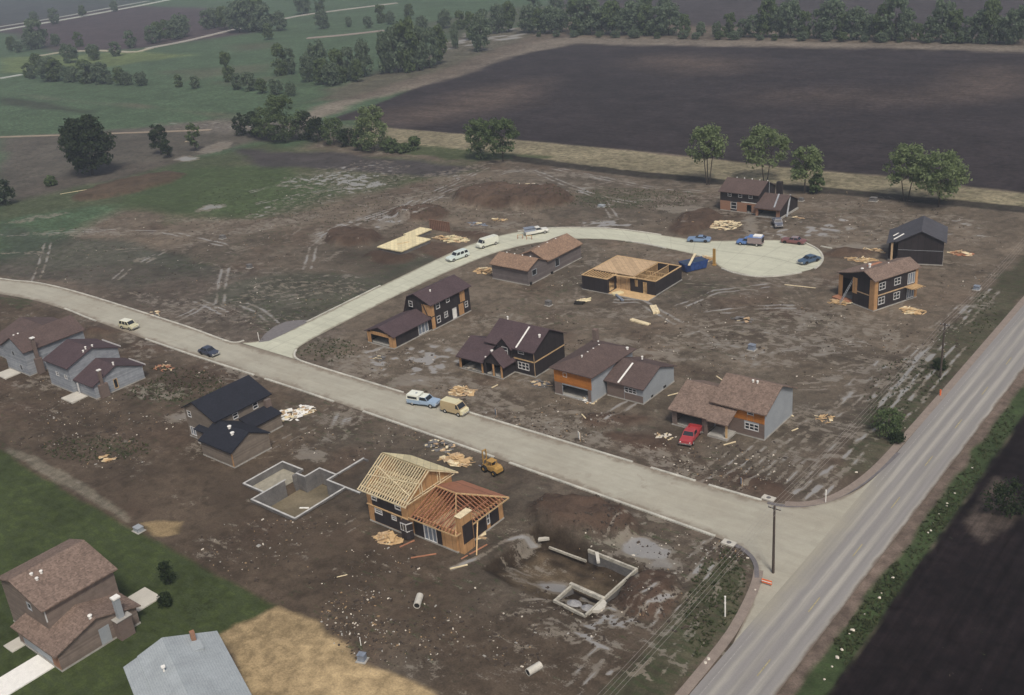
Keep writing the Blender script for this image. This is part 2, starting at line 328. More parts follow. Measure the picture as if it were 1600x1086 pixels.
def make_ground():
    ax = axis(-3300, -262, -26, 2200, .42, 1.03); ay = axis(-400, 30, 262, 3600, .40, 1.025)
    nx, ny = len(ax), len(ay); gx, gy = np.meshgrid(ax, ay, indexing='ij'); x = gx.ravel(); y = gy.ravel()
    h = ground_height(x, y)
    v = np.stack([x, y, h], 1)
    idx = np.arange(nx*ny).reshape(nx, ny)
    q = np.stack([idx[:-1, :-1], idx[1:, :-1], idx[1:, 1:], idx[:-1, 1:]], -1).reshape(-1, 4)
    me = bpy.data.meshes.new('ground'); me.vertices.add(len(v)); me.vertices.foreach_set('co', v.ravel())
    me.loops.add(len(q)*4); me.loops.foreach_set('vertex_index', q.ravel().astype(np.int32))
    me.polygons.add(len(q)); me.polygons.foreach_set('loop_start', (np.arange(len(q))*4).astype(np.int32))
    me.polygons.foreach_set('loop_total', np.full(len(q), 4, np.int32)); me.polygons.foreach_set('use_smooth', np.ones(len(q), bool))
    me.update(calc_edges=True)
    n = len(x); col = np.tile(np.array([[.080, .061, .044]]), (n, 1)); A = np.zeros((n, 4))   # pale, grass, dark, ridges(tracks)
    big = fbm(x, y, 26, 4, 2); n2 = fbm(x, y, 10, 4, 12)
    mid = np.clip((y-98)/10, 0, 1); col = layer(col, (.136, .112, .085), mid*.85); col = layer(col, (.082, .070, .055), np.clip((big-.47)*4, 0, 1)*.7); col = layer(col, (.085, .060, .044), np.clip((n2-.55)*4, 0, 1)*.6)
    A[:, 0] = .10+.24*np.clip((fbm(x, y, 16, 3, 40)-.46)*4, 0, 1); A[:, 1] = .12+.2*np.clip((fbm(x, y, 22, 3, 50)-.45)*4, 0, 1); A[:, 2] = .22
    wx_ = x+(fbm(x, y, 14, 3, 7)-.5)*16; wy_ = y+(fbm(x, y, 14, 3, 8)-.5)*16
    rd1 = 1-np.abs(2*fbm(wx_*.45, wy_, 7, 3, 61)-1); rd2 = 1-np.abs(2*fbm(wx_, wy_*.6, 5, 2, 63)-1); rd3 = 1-np.abs(2*fbm(wx_, wy_, 3.2, 3, 65)-1)
    gate = np.clip((fbm(x, y, 20, 3, 67)-.42)*5, 0, 1); gate2 = np.clip((fbm(x, y, 15, 3, 69)-.45)*5, 0, 1)
    A[:, 0] += .34*np.clip((rd1-.90)/.08, 0, 1)*gate+.26*np.clip((rd2-.92)/.07, 0, 1)*gate2
    A[:, 2] += .30*np.clip((rd3-.86)/.1, 0, 1)*(1-gate)+.15*np.clip((.45-fbm(x, y, 12, 3, 71))*6, 0, 1)
    col *= (.82+.36*fbm(wx_*.5, wy_*1.6, 5, 4, 73))[:, None]
    def region(P, c, soft=2., wob=3., wsc=12., s=1., ch=None, seed=60):
        i = inbox(x, y, P, soft+wob)
        d = sdf_poly(x[i], y[i], P)+(fbm(x[i], y[i], wsc, 4, seed)-.5)*2*wob
        m = np.clip(.5-d/soft, 0, 1)*s
        if c is not None: col[i] = layer(col[i], c, m)
        if ch is not None:
            for k, val in ch.items(): A[i, k] = A[i, k]*(1-m)+val*m
    # far pastures, everything beyond the site
    GREEN = (.070, .112, .064)
    region([(-3300, 262), (-270, 262), (-330, 330), (-360, 420), (-420, 620), (-400, 3600), (-3300, 3600)], GREEN, 6, 4, 30, 1, {0: .02, 1: .5, 2: .15})
    region([(-3300, -400), (-262, -400), (-262, 120), (-290, 200), (-290, 262), (-3300, 262)], GREEN, 10, 10, 40, 1, {0: .06, 1: .5, 2: .15})
    region(WL([(0, 300), (160, 262), (300, 245), (420, 222), (560, 245), (640, 240), (750, 268), (640, 288), (500, 318), (330, 345), (150, 318), (0, 345)]), (.070, .078, .044), 6, 8, 20, .85, {0: .16, 1: .52, 2: .15})
    region(WL([(180, 320), (280, 265), (440, 250), (520, 300), (400, 335), (280, 340)]), (.055, .09, .035), 8, 6, 14, .7, {1: .65})
    region(WL([(0, 215), (330, 190), (470, 190), (540, 215), (400, 222), (250, 262), (120, 292), (0, 320)]), (.085, .072, .062), 6, 5, 20, .9, {0: .14, 1: .22, 2: .3})
    region(WL([(370, 233), (520, 238), (740, 262), (700, 276), (560, 268), (380, 258)]), (.055, .048, .05), 5, 5, 14, .9, {0: .12, 1: .1, 2: .4})
    region(WL([(0, 350), (150, 375), (300, 400), (380, 430), (200, 450), (0, 430)]), (.055, .062, .05), 5, 6, 14, .7, {0: .14, 1: .4})
    region(WL([(0, 420), (400, 420), (520, 520), (380, 535), (150, 460), (0, 436)]), (.085, .07, .06), 5, 6, 14, .5, {0: .2, 1: .3})
    region(WL([(560, 430), (680, 400), (640, 430), (500, 500), (420, 500), (300, 470), (430, 420)]), (.058, .064, .048), 5, 5, 10, .6, {1: .42})
    # far side strips
    PL = (.031, .0255, .0265)
    FIELD = WL([(505, 190), (560, 187), (612, 199), (810, 217), (1000, 237), (1200, 257), (1400, 278), (1700, 312), (1900, 320), (1900, 88), (1600, 74), (1350, 69), (1000, 62), (870, 58), (800, 78), (700, 118), (620, 150)])
    region(WL([(560, 180), (612, 199), (810, 217), (1000, 237), (1200, 257), (1400, 278), (1700, 312), (1900, 330), (1900, 360), (1600, 326), (1300, 298), (1000, 272), (800, 248), (640, 236), (560, 226)]), (.20, .175, .115), 2, 2, 8, 1, {0: .22, 1: .36, 2: .1})
    region(WL([(600, 222), (750, 236), (870, 246), (740, 252), (600, 236)]), (.07, .085, .04), 3, 3, 9, .9, {1: .6, 0: .03})
    region(WL([(800, 243), (1000, 268), (1300, 294), (1600, 322), (1900, 350), (1900, 362), (1600, 332), (1300, 303), (1000, 277), (800, 252)]), (.03, .026, .022), 1.2, .6, 5, .95, {0: 0, 1: .25})
    region(FIELD, PL, 2, 2, 20, 1, {0: 0., 1: .0, 2: .1})
    for e, s in (((1080, 98, 90, 12, 0), .7), ((740, 158, 130, 18, -14), .7), ((1340, 150, 160, 14, 0), .4), ((620, 185, 60, 10, 0), .5), ((1560, 125, 80, 25, 0), .5)):
        P = ell(*e); region(P, (.095, .072, .058), 30, 14, 40, s)
    # pale rutted track along the field
    region(WL([(440, 205), (500, 165), (640, 125), (790, 72), (880, 58), (1600, 72), (1600, 80), (900, 68), (800, 88), (690, 128), (560, 160), (490, 192)]), (.17, .145, .115), 6, 6, 15, .9, {0: .46, 1: .05, 2: .2})
    region(WL([(560, 155), (700, 118), (860, 60), (830, 40), (700, 60), (590, 110), (480, 160)]), (.10, .082, .065), 6, 8, 20, .8, {0: .2, 1: .3, 2: .2})
    region(WL([(190, 205), (350, 183), (470, 190), (350, 208)]), (.11, .10, .085), 4, 3, 15, .8, {0: .42})
    # upper fields
    region(WL([(-400, 40), (20, 52), (80, 82), (200, 78), (390, 52), (330, 12), (-400, -10)]), (.062, .048, .05), 12, 6, 60, 1, {0: 0, 1: 0, 2: .1})
    region(WL([(-400, 10), (0, 40), (230, 5), (300, -25), (-400, -60)]), (.055, .062, .06), 12, 6, 60, .9, {0: 0, 1: .2, 2: .1})
    region(WL([(860, 8), (860, 30), (1600, 60), (2000, 65), (2000, -60), (860, -60)]), (.052, .045, .047), 12, 6, 60, 1, {0: 0, 1: 0, 2: .1})
    region(WL([(640, 40), (800, 10), (1000, 5), (860, 30), (720, 60)]), (.08, .065, .055), 12, 10, 60, .6, {0: .2})
    region(WL([(130, 85), (200, 80), (300, 86), (130, 110), (0, 115), (0, 90)]), (.12, .15, .06), 6, 3, 30, .8, {1: .2})
    region(WL([(0, 152), (60, 156), (140, 174), (150, 180), (60, 170), (0, 164)]), (.035, .035, .03), 5, 4, 15, .8)
    for P in ([(260, 112), (420, 100), (420, 112), (300, 124)], [(340, 70), (430, 66), (430, 74), (370, 80)], [(330, 128), (440, 120), (400, 135)]): region(WL(P), (.11, .09, .07), 12, 8, 20, .5)
    # lawn and straw at the lower left
    region([(-420, -400), (-84, -400), (-84, 40), (-88.5, 47), (-90.8, 51), (-90, 57.8), (-140, 58.4), (-158, 59.6), (-420, 66)], (.045, .060, .021), .8, .5, 4, 1, {0: 0., 1: .5, 2: .12})
    region(WL([(345, 992), (432, 948), (500, 962), (530, 1005), (590, 1045), (680, 1078), (720, 1300), (250, 1300), (370, 1050)]), (.285, .215, .12), .7, 1.2, 4, 1, {0: .12, 1: .05, 2: .1})
    region(WL([(215, 815), (285, 815), (280, 835), (240, 838)]), (.22, .165, .09), .5, .5, 2, .9)
    region(WL([(10, 705), (60, 735), (200, 815), (195, 800), (130, 755), (60, 715), (10, 698)]), (.16, .145, .11), .5, .4, 2, .8, {0: .3})
    # arterial verges
    region([(-35.3, -60), (-33.4, -60), (-33.4, 900), (-35.3, 900)], (.135, .105, .085), .4, .3, 4, 1, {0: .05, 1: .05, 2: .1})
    region([(-33.8, -60), (-30.9, -60), (-30.9, 900), (-33.8, 900)], (.040, .060, .024), .6, .8, 5, 1, {0: .05, 1: .5, 2: .25})
    region([(-31.1, -60), (400, -60), (400, 900), (-31.1, 900)], (.011, .008, .0085), .6, .8, 5, 1, {0: .02, 1: .03, 2: .1})
    region([(-29.6, 116), (-26, 112), (-24, 122), (-29.5, 128)], (.075, .06, .05), 1, 1.5, 5, .8)
    region([(-46.4, 40), (-43, 40), (-43.6, 84), (-45.6, 90), (-49, 95), (-51.5, 92), (-50.5, 84), (-48.5, 60)], (.070, .066, .042), 1.2, 1.5, 5, 1, {0: .10, 1: .46, 2: .3})
    region([(-46.5, 119), (-43.2, 122), (-43.2, 262), (-49, 262), (-50, 200), (-50.5, 150), (-49, 128)], (.075, .068, .046), 1.5, 1.8, 6, 1, {0: .16, 1: .42, 2: .35})
    # mounds are bare and darker / redder
    for e, amp in MOUNDS:
        region(ell(*e), (.078, .052, .038), 1.5, 1.2, 5, .85, {0: .05, 1: .05, 2: .35})
    region(PIT, (.040, .030, .021), .5, .35, 3, 1, {0: .0, 1: .0, 2: .3}); region([(-72.2, 77.6), (-72.2, 85.4), (-68, 85.8), (-59.3, 85), (-59.2, 80.6), (-63.2, 80.6), (-63.5, 76.5), (-68, 76.5)], (.115, .088, .058), 1.2, .8, 4, .95, {0: .16, 1: 0, 2: .2}); region([(-70, 84.2), (-60, 83.4), (-60, 84.6), (-70, 85.6)], (.04, .03, .022), 1, .5, 3, .9)  # fresh dug soil colour, darkened round the slopes to stand in for bank shade
    # brown strip beside the gravel streets
    for L in (UP_EDGE[:20], LO_EDGE[:19]):
        P = [(a, b+s) for (a, b) in L for s in (0,)]
        i = inbox(x, y, P, 5); d = dist_line(x[i], y[i], P); m = np.clip(1-d/3.2, 0, 1)*.6
        col[i] = layer(col[i], (.115, .092, .072), m); A[i, 0] = np.maximum(A[i, 0], .26*m+.1)
    # pale dried mud, gravel and water (photo ellipse, strength)
    PALE = [(1008, 857, 40, 19, 5, 1.), (1030, 880, 22, 12, 0, .8), (850, 900, 36, 14, 0, .95), (815, 893, 38, 15, 0, .55), (895, 935, 9, 6, 0, 1.), (917, 940, 9, 6, 0, 1.), (480, 712, 36, 12, -8, .7),
        (372, 584, 30, 12, 25, .75), (295, 645, 30, 10, -15, .75), (640, 592, 32, 13, 0, .7), (655, 560, 16, 7, 0, .6), (680, 575, 14, 6, 0, .6), (588, 556, 34, 12, -10, .52), (1015, 550, 50, 9, 0, .62), (965, 533, 34, 7, 0, .6),
        (1175, 352, 16, 18, 20, .72), (1070, 325, 45, 7, 0, .7), (1350, 384, 70, 5, -2, .72), (1440, 548, 26, 28, 35, .5), (1400, 590, 26, 14, -20, .45), (1375, 568, 45, 12, 10, .5), (1300, 590, 22, 7, 0, .72), (1318, 672, 28, 16, 0, .5), (1325, 716, 45, 10, 5, .55),
        (540, 652, 20, 14, 0, .5), (510, 655, 28, 14, 0, .42), (328, 325, 28, 4, -6, .85), (610, 345, 30, 7, -10, .7), (560, 343, 25, 4, -15, .6), (655, 318, 30, 6, -25, .45), (780, 352, 60, 5, -5, .5), (870, 655, 55, 14, 0, .43), (985, 668, 45, 12, 8, .43), (1090, 735, 45, 10, 10, .42), (760, 640, 60, 10, 5, .4),
        (290, 248, 17, 4, 0, .95), (335, 231, 32, 7, -12, .7), (115, 258, 50, 3, 0, .1), (40, 395, 40, 3, 0, .5), (140, 358, 60, 3, 0, .55), (360, 385, 35, 3, 10, .6), (215, 405, 40, 3, -5, .55), (300, 460, 40, 5, 0, .4), (420, 455, 45, 8, 0, .42), (500, 370, 15, 12, 40, .6), (520, 400, 25, 4, -25, .55),
        (400, 820, 50, 12, 0, .25), (230, 725, 40, 6, 10, .4), (330, 770, 40, 5, -25, .4), (70, 640, 40, 8, 0, .45), (190, 690, 40, 6, 0, .42), (880, 985, 60, 14, -10, .42), (945, 960, 40, 14, 30, .42), (960, 1010, 30, 12, 0, .4), (900, 470, 30, 4, 0, .45), (1160, 455, 40, 8, 0, .4), (1180, 490, 50, 4, -3, .55),
        (830, 838, 12, 3, -10, .9), (690, 530, 30, 5, 0, .4), (790, 560, 0.1, .1, 0, 0), (1480, 350, 60, 14, 0, .34), (1300, 320, 60, 10, 0, .34), (930, 390, 40, 3, -8, .4), (560, 440, 60, 5, 10, .3), (1510, 480, 35, 7, 0, .45), (1545, 470, 15, 10, 0, .5), (1140, 850, 30, 9, 20, .6), (450, 575, 40, 6, 10, .3), (560, 575, 60, 22, 10, .50), (730, 610, 70, 22, 12, .48), (860, 665, 110, 16, 15, .50), (1050, 720, 90, 18, 15, .50),
        (250, 610, 60, 16, 0, .46), (230, 535, 50, 10, 15, .50), (60, 600, 50, 14, 0, .44), (330, 690, 60, 20, -20, .42), (500, 690, 60, 14, -20, .46), (1180, 380, 60, 4, 0, .4), (1250, 440, 90, 10, 0, .42), (1380, 520, 60, 20, 30, .44), (1250, 650, 50, 24, 0, .44), (1290, 500, 60, 14, 0, .42),
        (960, 490, 90, 12, 0, .42), (770, 500, 50, 12, 0, .42), (1030, 560, 80, 12, 0, .5), (820, 870, 60, 16, 0, .44), (900, 1040, 120, 20, 0, .38), (350, 345, 120, 5, 0, .42), (60, 340, 60, 4, -10, .5), (180, 365, 160, 4, 0, .5), (430, 350, 80, 8, -10, .46), (300, 480, 120, 14, 10, .42), (480, 450, 100, 16, 0, .4),
        (1080, 310, 90, 8, 0, .42), (900, 275, 120, 5, 5, .48), (1150, 330, 60, 6, 0, .46), (1400, 340, 120, 8, 0, .42), (700, 268, 100, 4, -10, .44)]
    for a, b, rx, ry, an, s in PALE:
        if s <= 0: continue
        P = ell(a, b, rx, ry, an); i = inbox(x, y, P, 5); d = sdf_poly(x[i], y[i], P)+(fbm(x[i], y[i], 3.5, 4, 70)-.5)*5.
        A[i, 0] = np.maximum(A[i, 0], np.clip(.5-d/2.6, 0, 1)*(s+.04))
    # speckled puddles on the meadow
    for a, b, rx, ry, an, s in [(545, 278, 110, 26, -6, .40), (480, 315, 90, 14, -15, .40), (690, 275, 40, 8, 0, .42), (760, 62, 70, 18, -10, .40), (310, 196, 80, 8, 0, .40), (410, 200, 50, 8, 0, .46), (590, 345, 80, 12, -10, .36), (1180, 520, 130, 45, 0, .3), (400, 440, 100, 40, 0, .3), (120, 570, 140, 20, 0, .2), (960, 350, 120, 10, 3, .36), (1460, 360, 100, 30, 0, .34), (1250, 350, 90, 26, 0, .34), (1250, 560, 140, 25, 0, .3), (1300, 700, 80, 40, 0, .3), (150, 700, 130, 50, 20, .28), (640, 570, 90, 40, 0, .33)]:
        P = ell(a, b, rx, ry, an); i = inbox(x, y, P, 12); d = sdf_poly(x[i], y[i], P)+(fbm(x[i], y[i], 8, 3, 75)-.5)*8
        A[i, 0] = np.maximum(A[i, 0], np.clip(.5-d/8, 0, 1)*s)
        if s >= .33:
            fl = fbm(x[i]+(fbm(x[i], y[i], 5, 2, 88)-.5)*4, y[i]*1.0, 1.5, 2, 87)*.6+.4*fbm(x[i], y[i], 13, 2, 86); A[i, 0] = np.maximum(A[i, 0], np.clip((fl-.585)/.05, 0, 1)*np.clip(.3-d/8, 0, 1)*1.5)
    # grass patches inside the site
    for a, b, rx, ry, an, s in [(1050, 385, 90, 7, 6, .6), (960, 312, 70, 14, 0, .55), (1010, 300, 120, 8, 3, .45), (260, 615, 70, 26, 10, .5), (150, 690, 60, 14, 10, .5), (95, 545, 80, 12, 0, .4), (500, 545, 50, 12, -10, .45), (420, 515, 50, 18, 0, .45), (560, 470, 60, 12, -10, .45), (25, 470, 40, 10, 0, .6), (1400, 650, 50, 30, 0, .5), (470, 740, 18, 5, 0, .5), (1120, 430, 60, 10, 0, .3), (480, 640, 40, 10, 0, .4), (1100, 450, 90, 14, 0, .35), (310, 330, 60, 10, 0, .4), (1160, 880, 60, 30, 0, .45)]:
        P = ell(a, b, rx, ry, an); i = inbox(x, y, P, 8); d = sdf_poly(x[i], y[i], P)+(fbm(x[i], y[i], 6, 3, 85)-.5)*6
        A[i, 1] = np.maximum(A[i, 1], np.clip(.5-d/5, 0, 1)*s)
    # darker, wetter soil
    for a, b, rx, ry, an, s in [(500, 850, 180, 50, 10, .5), (560, 430, 120, 25, -10, .5), (620, 400, 100, 25, 0, .55), (400, 760, 80, 30, -20, .5), (700, 970, 120, 40, 0, .45), (1220, 525, 140, 40, 5, .62), (950, 720, 120, 14, 18, .4), (600, 620, 60, 12, 0, .45), (1480, 325, 120, 6, 8, .5), (1170, 725, 70, 18, 0, .5), (900, 640, 50, 14, 0, .5), (1000, 430, 150, 30, 0, .42), (720, 380, 60, 20, 0, .5), (1080, 480, 60, 16, 0, .45)]:
        P = ell(a, b, rx, ry, an); i = inbox(x, y, P, 12); d = sdf_poly(x[i], y[i], P)+(fbm(x[i], y[i], 8, 3, 95)-.5)*9
        A[i, 2] = np.maximum(A[i, 2], np.clip(.5-d/8, 0, 1)*s)
    # wheel tracks: two pale ruts with a dark edge
    def track(pts, s=.75, gauge=1.7, wd=.33, world=False):
        L = pts if world else WL(pts)
        for off in (-gauge/2, gauge/2) if gauge else (0,):
            Q = []
            for k, p in enumerate(L):
                a = np.array(L[max(k-1, 0)]); b = np.array(L[min(k+1, len(L)-1)]); t = (b-a)/(np.hypot(*(b-a))+1e-9)
                Q.append((p[0]-t[1]*off, p[1]+t[0]*off))
            i = inbox(x, y, Q, 2); xx = x[i]+(fbm(x[i], y[i], 3, 2, 33)-.5)*.5; d = dist_line(xx, y[i], Q)
            m = np.clip(1.3-d/wd, 0, 1)*s*np.clip(2.4*fbm(x[i], y[i], 2.6, 3, 99)-.35, 0, 1.15); A[i, 0] = np.maximum(A[i, 0], m)
            m2 = np.clip(1-np.abs(d-wd*1.5)/(wd*.9), 0, 1)*.6; A[i, 2] = np.maximum(A[i, 2], m2)
    track([(708, 888), (745, 872), (790, 843), (838, 830)], .95, 0, .55)
    for t in ([(343, 480), (346, 450), (352, 420)], [(75, 378), (66, 410), (55, 440)], [(180, 437), (198, 420)], [(430, 506), (405, 485), (380, 474)], [(310, 470), (350, 488)], [(245, 512), (300, 488), (320, 475)],
              [(225, 410), (245, 398), (262, 388)], [(1040, 1060), (1100, 985), (1160, 880)], [(930, 985), (1040, 930), (1110, 850), (1140, 830)], [(960, 1060), (1060, 990), (1130, 880)], [(1280, 770), (1350, 690), (1420, 640), (1500, 540)], [(1380, 640), (1470, 530), (1540, 450)],
              [(1250, 775), (1330, 720)], [(1060, 480), (1120, 455), (1200, 445)], [(1100, 490), (1180, 480), (1240, 478)], [(640, 330), (700, 300), (790, 268), (860, 262), (1000, 290), (1100, 300)], [(480, 375), (540, 350), (640, 318), (760, 262)],
              [(480, 420), (490, 385), (520, 360), (600, 335)], [(820, 262), (940, 310), (960, 340)], [(0, 368), (120, 360), (260, 362), (350, 382)], [(390, 300), (470, 280), (560, 262)], [(400, 318), (480, 302), (560, 290)],
              [(1000, 620), (940, 655)], [(900, 925), (1000, 985), (1080, 1040)], [(870, 960), (960, 1010), (1010, 1075)], [(540, 635), (525, 668)], [(560, 640), (548, 672)], 
              [(1060, 505), (1000, 470), (960, 470)], [(820, 300), (900, 298), (990, 318)]):
        track(t, 1.15)
    for q0 in ([(-50.5, 111), (-51.5, 130), (-50.5, 150), (-49, 172), (-48.5, 195)], [(-53.5, 112), (-54, 135), (-52.5, 160), (-51, 185)], [(-57, 108), (-55.5, 124), (-51, 140), (-47.5, 155)], [(-60, 109), (-59, 122), (-56, 140), (-54, 160)], [(-49, 70), (-50.5, 80), (-53, 92)], [(-52, 62), (-54, 78), (-56.5, 88)]): track(q0, .85, 1.7, .3, True)
    rr = random.Random(4)
    # rutted fans of short scars in the two churned areas
    for cx, cy, rx, ry, nn in [(1215, 525, 115, 42, 300), (1320, 672, 40, 20, 40), (1130, 520, 60, 30, 40), (1380, 570, 60, 16, 40), (1000, 320, 80, 14, 30), (400, 450, 90, 40, 35), (690, 300, 40, 16, 25), (560, 290, 100, 30, 70), (1300, 340, 100, 26, 60), (900, 960, 90, 40, 26), (820, 650, 120, 20, 30), (1320, 600, 80, 20, 30)]:
        for k in range(nn):
            a = rr.random()*6.28; r = math.sqrt(rr.random()); p = (cx+rx*r*math.cos(a), cy+ry*r*math.sin(a))
            wx, wy = W(*p); th = (a*1.0+rr.uniform(-.5, .5)) if nn > 90 else rr.uniform(-.4, .5)+(.8 if cy > 400 else .2); ln = rr.uniform(1, 3.2)*(1.3 if nn > 90 else 1)
            q = [(wx-ln*math.cos(th), wy-ln*math.sin(th)), (wx+rr.uniform(-.4, .4), wy), (wx+ln*math.cos(th), wy+ln*math.sin(th))]
            track(q, rr.uniform(.45, .8), 0, rr.uniform(.2, .35), True)
    for k in range(110):          # wandering vehicle tracks between the lots
        px_, py_ = rr.uniform(20, 1560), rr.choice((rr.uniform(270, 540), rr.uniform(420, 900)))
        x0_, y0_ = W(px_, py_); th = rr.choice((0, math.pi/2, rr.uniform(0, 3.1)))+rr.uniform(-.3, .3); cv = rr.uniform(-.09, .09); Q = [(x0_, y0_)]
        for j in range(rr.randint(4, 11)): th += cv*3*rr.uniform(.3, 1.4); Q.append((Q[-1][0]+3*math.cos(th), Q[-1][1]+3*math.sin(th)))
        if all(-250 < a < -47 and (66 if a < -80 else 58) < b < 258 for a, b in Q): track(Q, rr.uniform(.35, .72), 1.7, rr.uniform(.2, .34), True)
    vg = (x > -50) & (x < -43) & (y < 96) & (y > 40); A[vg, 0] *= .55
    for k in range(6):
        xo = -27.5+k*1.7; track([(xo, -20), (xo, 95)], .2, 0, .2, True)
    ca = me.color_attributes.new('albedo', 'FLOAT_COLOR', 'POINT'); ca.data.foreach_set('color', np.concatenate([col, np.ones((n, 1))], 1).astype(np.float32).ravel())
    cb = me.color_attributes.new('masks', 'FLOAT_COLOR', 'POINT'); cb.data.foreach_set('color', A.astype(np.float32).ravel())
    # material
    q = N('ground_soil_and_grass'); p = q.pos()
    gxyz = q.n('ShaderNodeSeparateXYZ'); q.l(p, gxyz.inputs[0]); fu1 = q.noise(q.pos(scale=(.012, .55, 1)), 1., 3, .7); fu2 = q.noise(q.pos(scale=(1.3, .02, 1)), 1., 3, .7); mf = q.step(gxyz.outputs[1], 262, 268); mr = q.step(gxyz.outputs[0], -31.5, -29.5)
    al = q.n('ShaderNodeVertexColor', layer_name='albedo').outputs[0]
    mk = q.n('ShaderNodeVertexColor', layer_name='masks'); sp = q.n('ShaderNodeSeparateColor'); q.l(mk.outputs[0], sp.inputs[0])
    n1 = q.noise(p, .55, 7, .62, .3); n2 = q.noise(q.pos(scale=(.5, 1.5, 1)), .9, 6, .65, .4); n3 = q.noise(p, 4.5, 5, .7); n4 = q.noise(p, .12, 5, .6); n5 = q.noise(p, .035, 4, .6)
    f = q.math('MULTIPLY', q.lin(n1, .36, .64, .72, 1.32), q.lin(n3, .32, .68, .76, 1.26)); f = q.math('MULTIPLY', f, q.lin(n4, .36, .64, .82, 1.2)); f = q.math('MULTIPLY', f, q.lin(n5, .4, .6, .9, 1.1))
    f = q.math('MULTIPLY', f, q.math('ADD', 1., q.math('MULTIPLY', mf, q.lin(fu1, .35, .65, -.14, .14)))); f = q.math('MULTIPLY', f, q.math('ADD', 1., q.math('MULTIPLY', mr, q.lin(fu2, .35, .65, -.3, .3))))
    sc = q.n('ShaderNodeVectorMath', operation='SCALE'); q.l(al, sc.inputs[0]); q.l(f, sc.inputs[3]); c = sc.outputs[0]
    dk = q.step(q.math('ADD', sp.outputs[2], q.math('MULTIPLY', q.math('SUBTRACT', n1, .5), 2.2)), .40, .60)
    c = q.mix(q.math('MULTIPLY', dk, .45), c, q.mix(1., c, (.45, .42, .42), 'MULTIPLY'))
    g = q.step(q.math('ADD', sp.outputs[1], q.math('MULTIPLY', q.math('SUBTRACT', n2, .5), 2.4)), .42, .62)
    gc = q.mix(q.lin(n3, .3, .7, 0, 1), (.028, .040, .018), (.066, .082, .04))
    c = q.mix(q.math('MULTIPLY', g, .62), c, gc)
    pl = q.step(q.math('ADD', sp.outputs[0], q.math('MULTIPLY', q.math('SUBTRACT', q.math('ADD', q.math('MULTIPLY', n1, .38), q.math('ADD', q.math('MULTIPLY', n2, .34), q.math('MULTIPLY', n3, .28))), .5), 3.4)), .42, .62)
    pc = q.mix(q.lin(n4, .35, .65, 0, 1), (.27, .235, .18), (.255, .245, .215)); pc = q.mix(q.lin(n3, .35, .65, 0, .6), pc, (.16, .135, .11)); pc = q.mix(q.lin(n2, .35, .62, .55, 0), pc, (.15, .13, .11))
    hot = q.step(sp.outputs[0], .72, .95); pc = q.mix(hot, pc, q.mix(q.lin(n3, .3, .7, 0, 1), (.36, .36, .35), (.27, .27, .27)))
    c = q.mix(q.math('MULTIPLY', pl, .70), c, pc)
    q.l(c, q.b.inputs['Base Color']); q.b.inputs['Roughness'].default_value = .95; q.b.inputs['Specular IOR Level'].default_value = .1
    q.bump(q.math('ADD', n3, q.math('MULTIPLY', n1, 1.5)), .55, .10)
    me.materials.append(q.m)
    o = bpy.data.objects.new('ground', me); COL.objects.link(o); o['kind'] = 'structure'
    return o
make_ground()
def gz(x, y): return float(ground_height(np.array([float(x)]), np.array([float(y)]))[0])
# ---------------- roads ---------------------------------------------------
def resample(L, n_per):
    out = []
    for (a, b), k in zip(zip(L[:-1], L[1:]), n_per):
        for i in range(k): t = i/k; out.append((a[0]*(1-t)+b[0]*t, a[1]*(1-t)+b[1]*t))
    return out+[L[-1]]
def smooth(L, it=2):
    for _ in range(it):
        Q = [L[0]]
        for a, b in zip(L[:-1], L[1:]): Q += [(a[0]*.75+b[0]*.25, a[1]*.75+b[1]*.25), (a[0]*.25+b[0]*.75, a[1]*.25+b[1]*.75)]
        L = Q+[L[-1]]
    return L
def strip(name, A_, B_, mat, z=.012, nc=12, sm=2):
    A_ = smooth(A_, sm); B_ = smooth(B_, sm)
    n = [max(1, int(max(math.dist(A_[i], A_[i+1]), math.dist(B_[i], B_[i+1]))/1.2)) for i in range(len(A_)-1)]
    a = resample(A_, n); b = resample(B_, n); vs = []; uv = []; d = 0
    for i, (p, r) in enumerate(zip(a, b)):
        if i: d += (math.dist(a[i-1], p)+math.dist(b[i-1], r))/2
        for j in range(nc+1):
            t = j/nc; vs.append((p[0]*(1-t)+r[0]*t, p[1]*(1-t)+r[1]*t, z)); uv.append((t, min(t, 1-t)*math.dist(p, r), d/500, 1))
    fs = [(i*(nc+1)+j, (i+1)*(nc+1)+j, (i+1)*(nc+1)+j+1, i*(nc+1)+j+1) for i in range(len(a)-1) for j in range(nc)]
    me = bpy.data.meshes.new(name); me.from_pydata(vs, [], fs); me.materials.append(mat); me.update()
    if me.polygons[0].normal.z < 0: me.flip_normals()
    at = me.color_attributes.new('across', 'FLOAT_COLOR', 'POINT'); at.data.foreach_set('color', np.array(uv, np.float32).ravel())
    o = bpy.data.objects.new(name, me); COL.objects.link(o); o['kind'] = 'structure'; return o
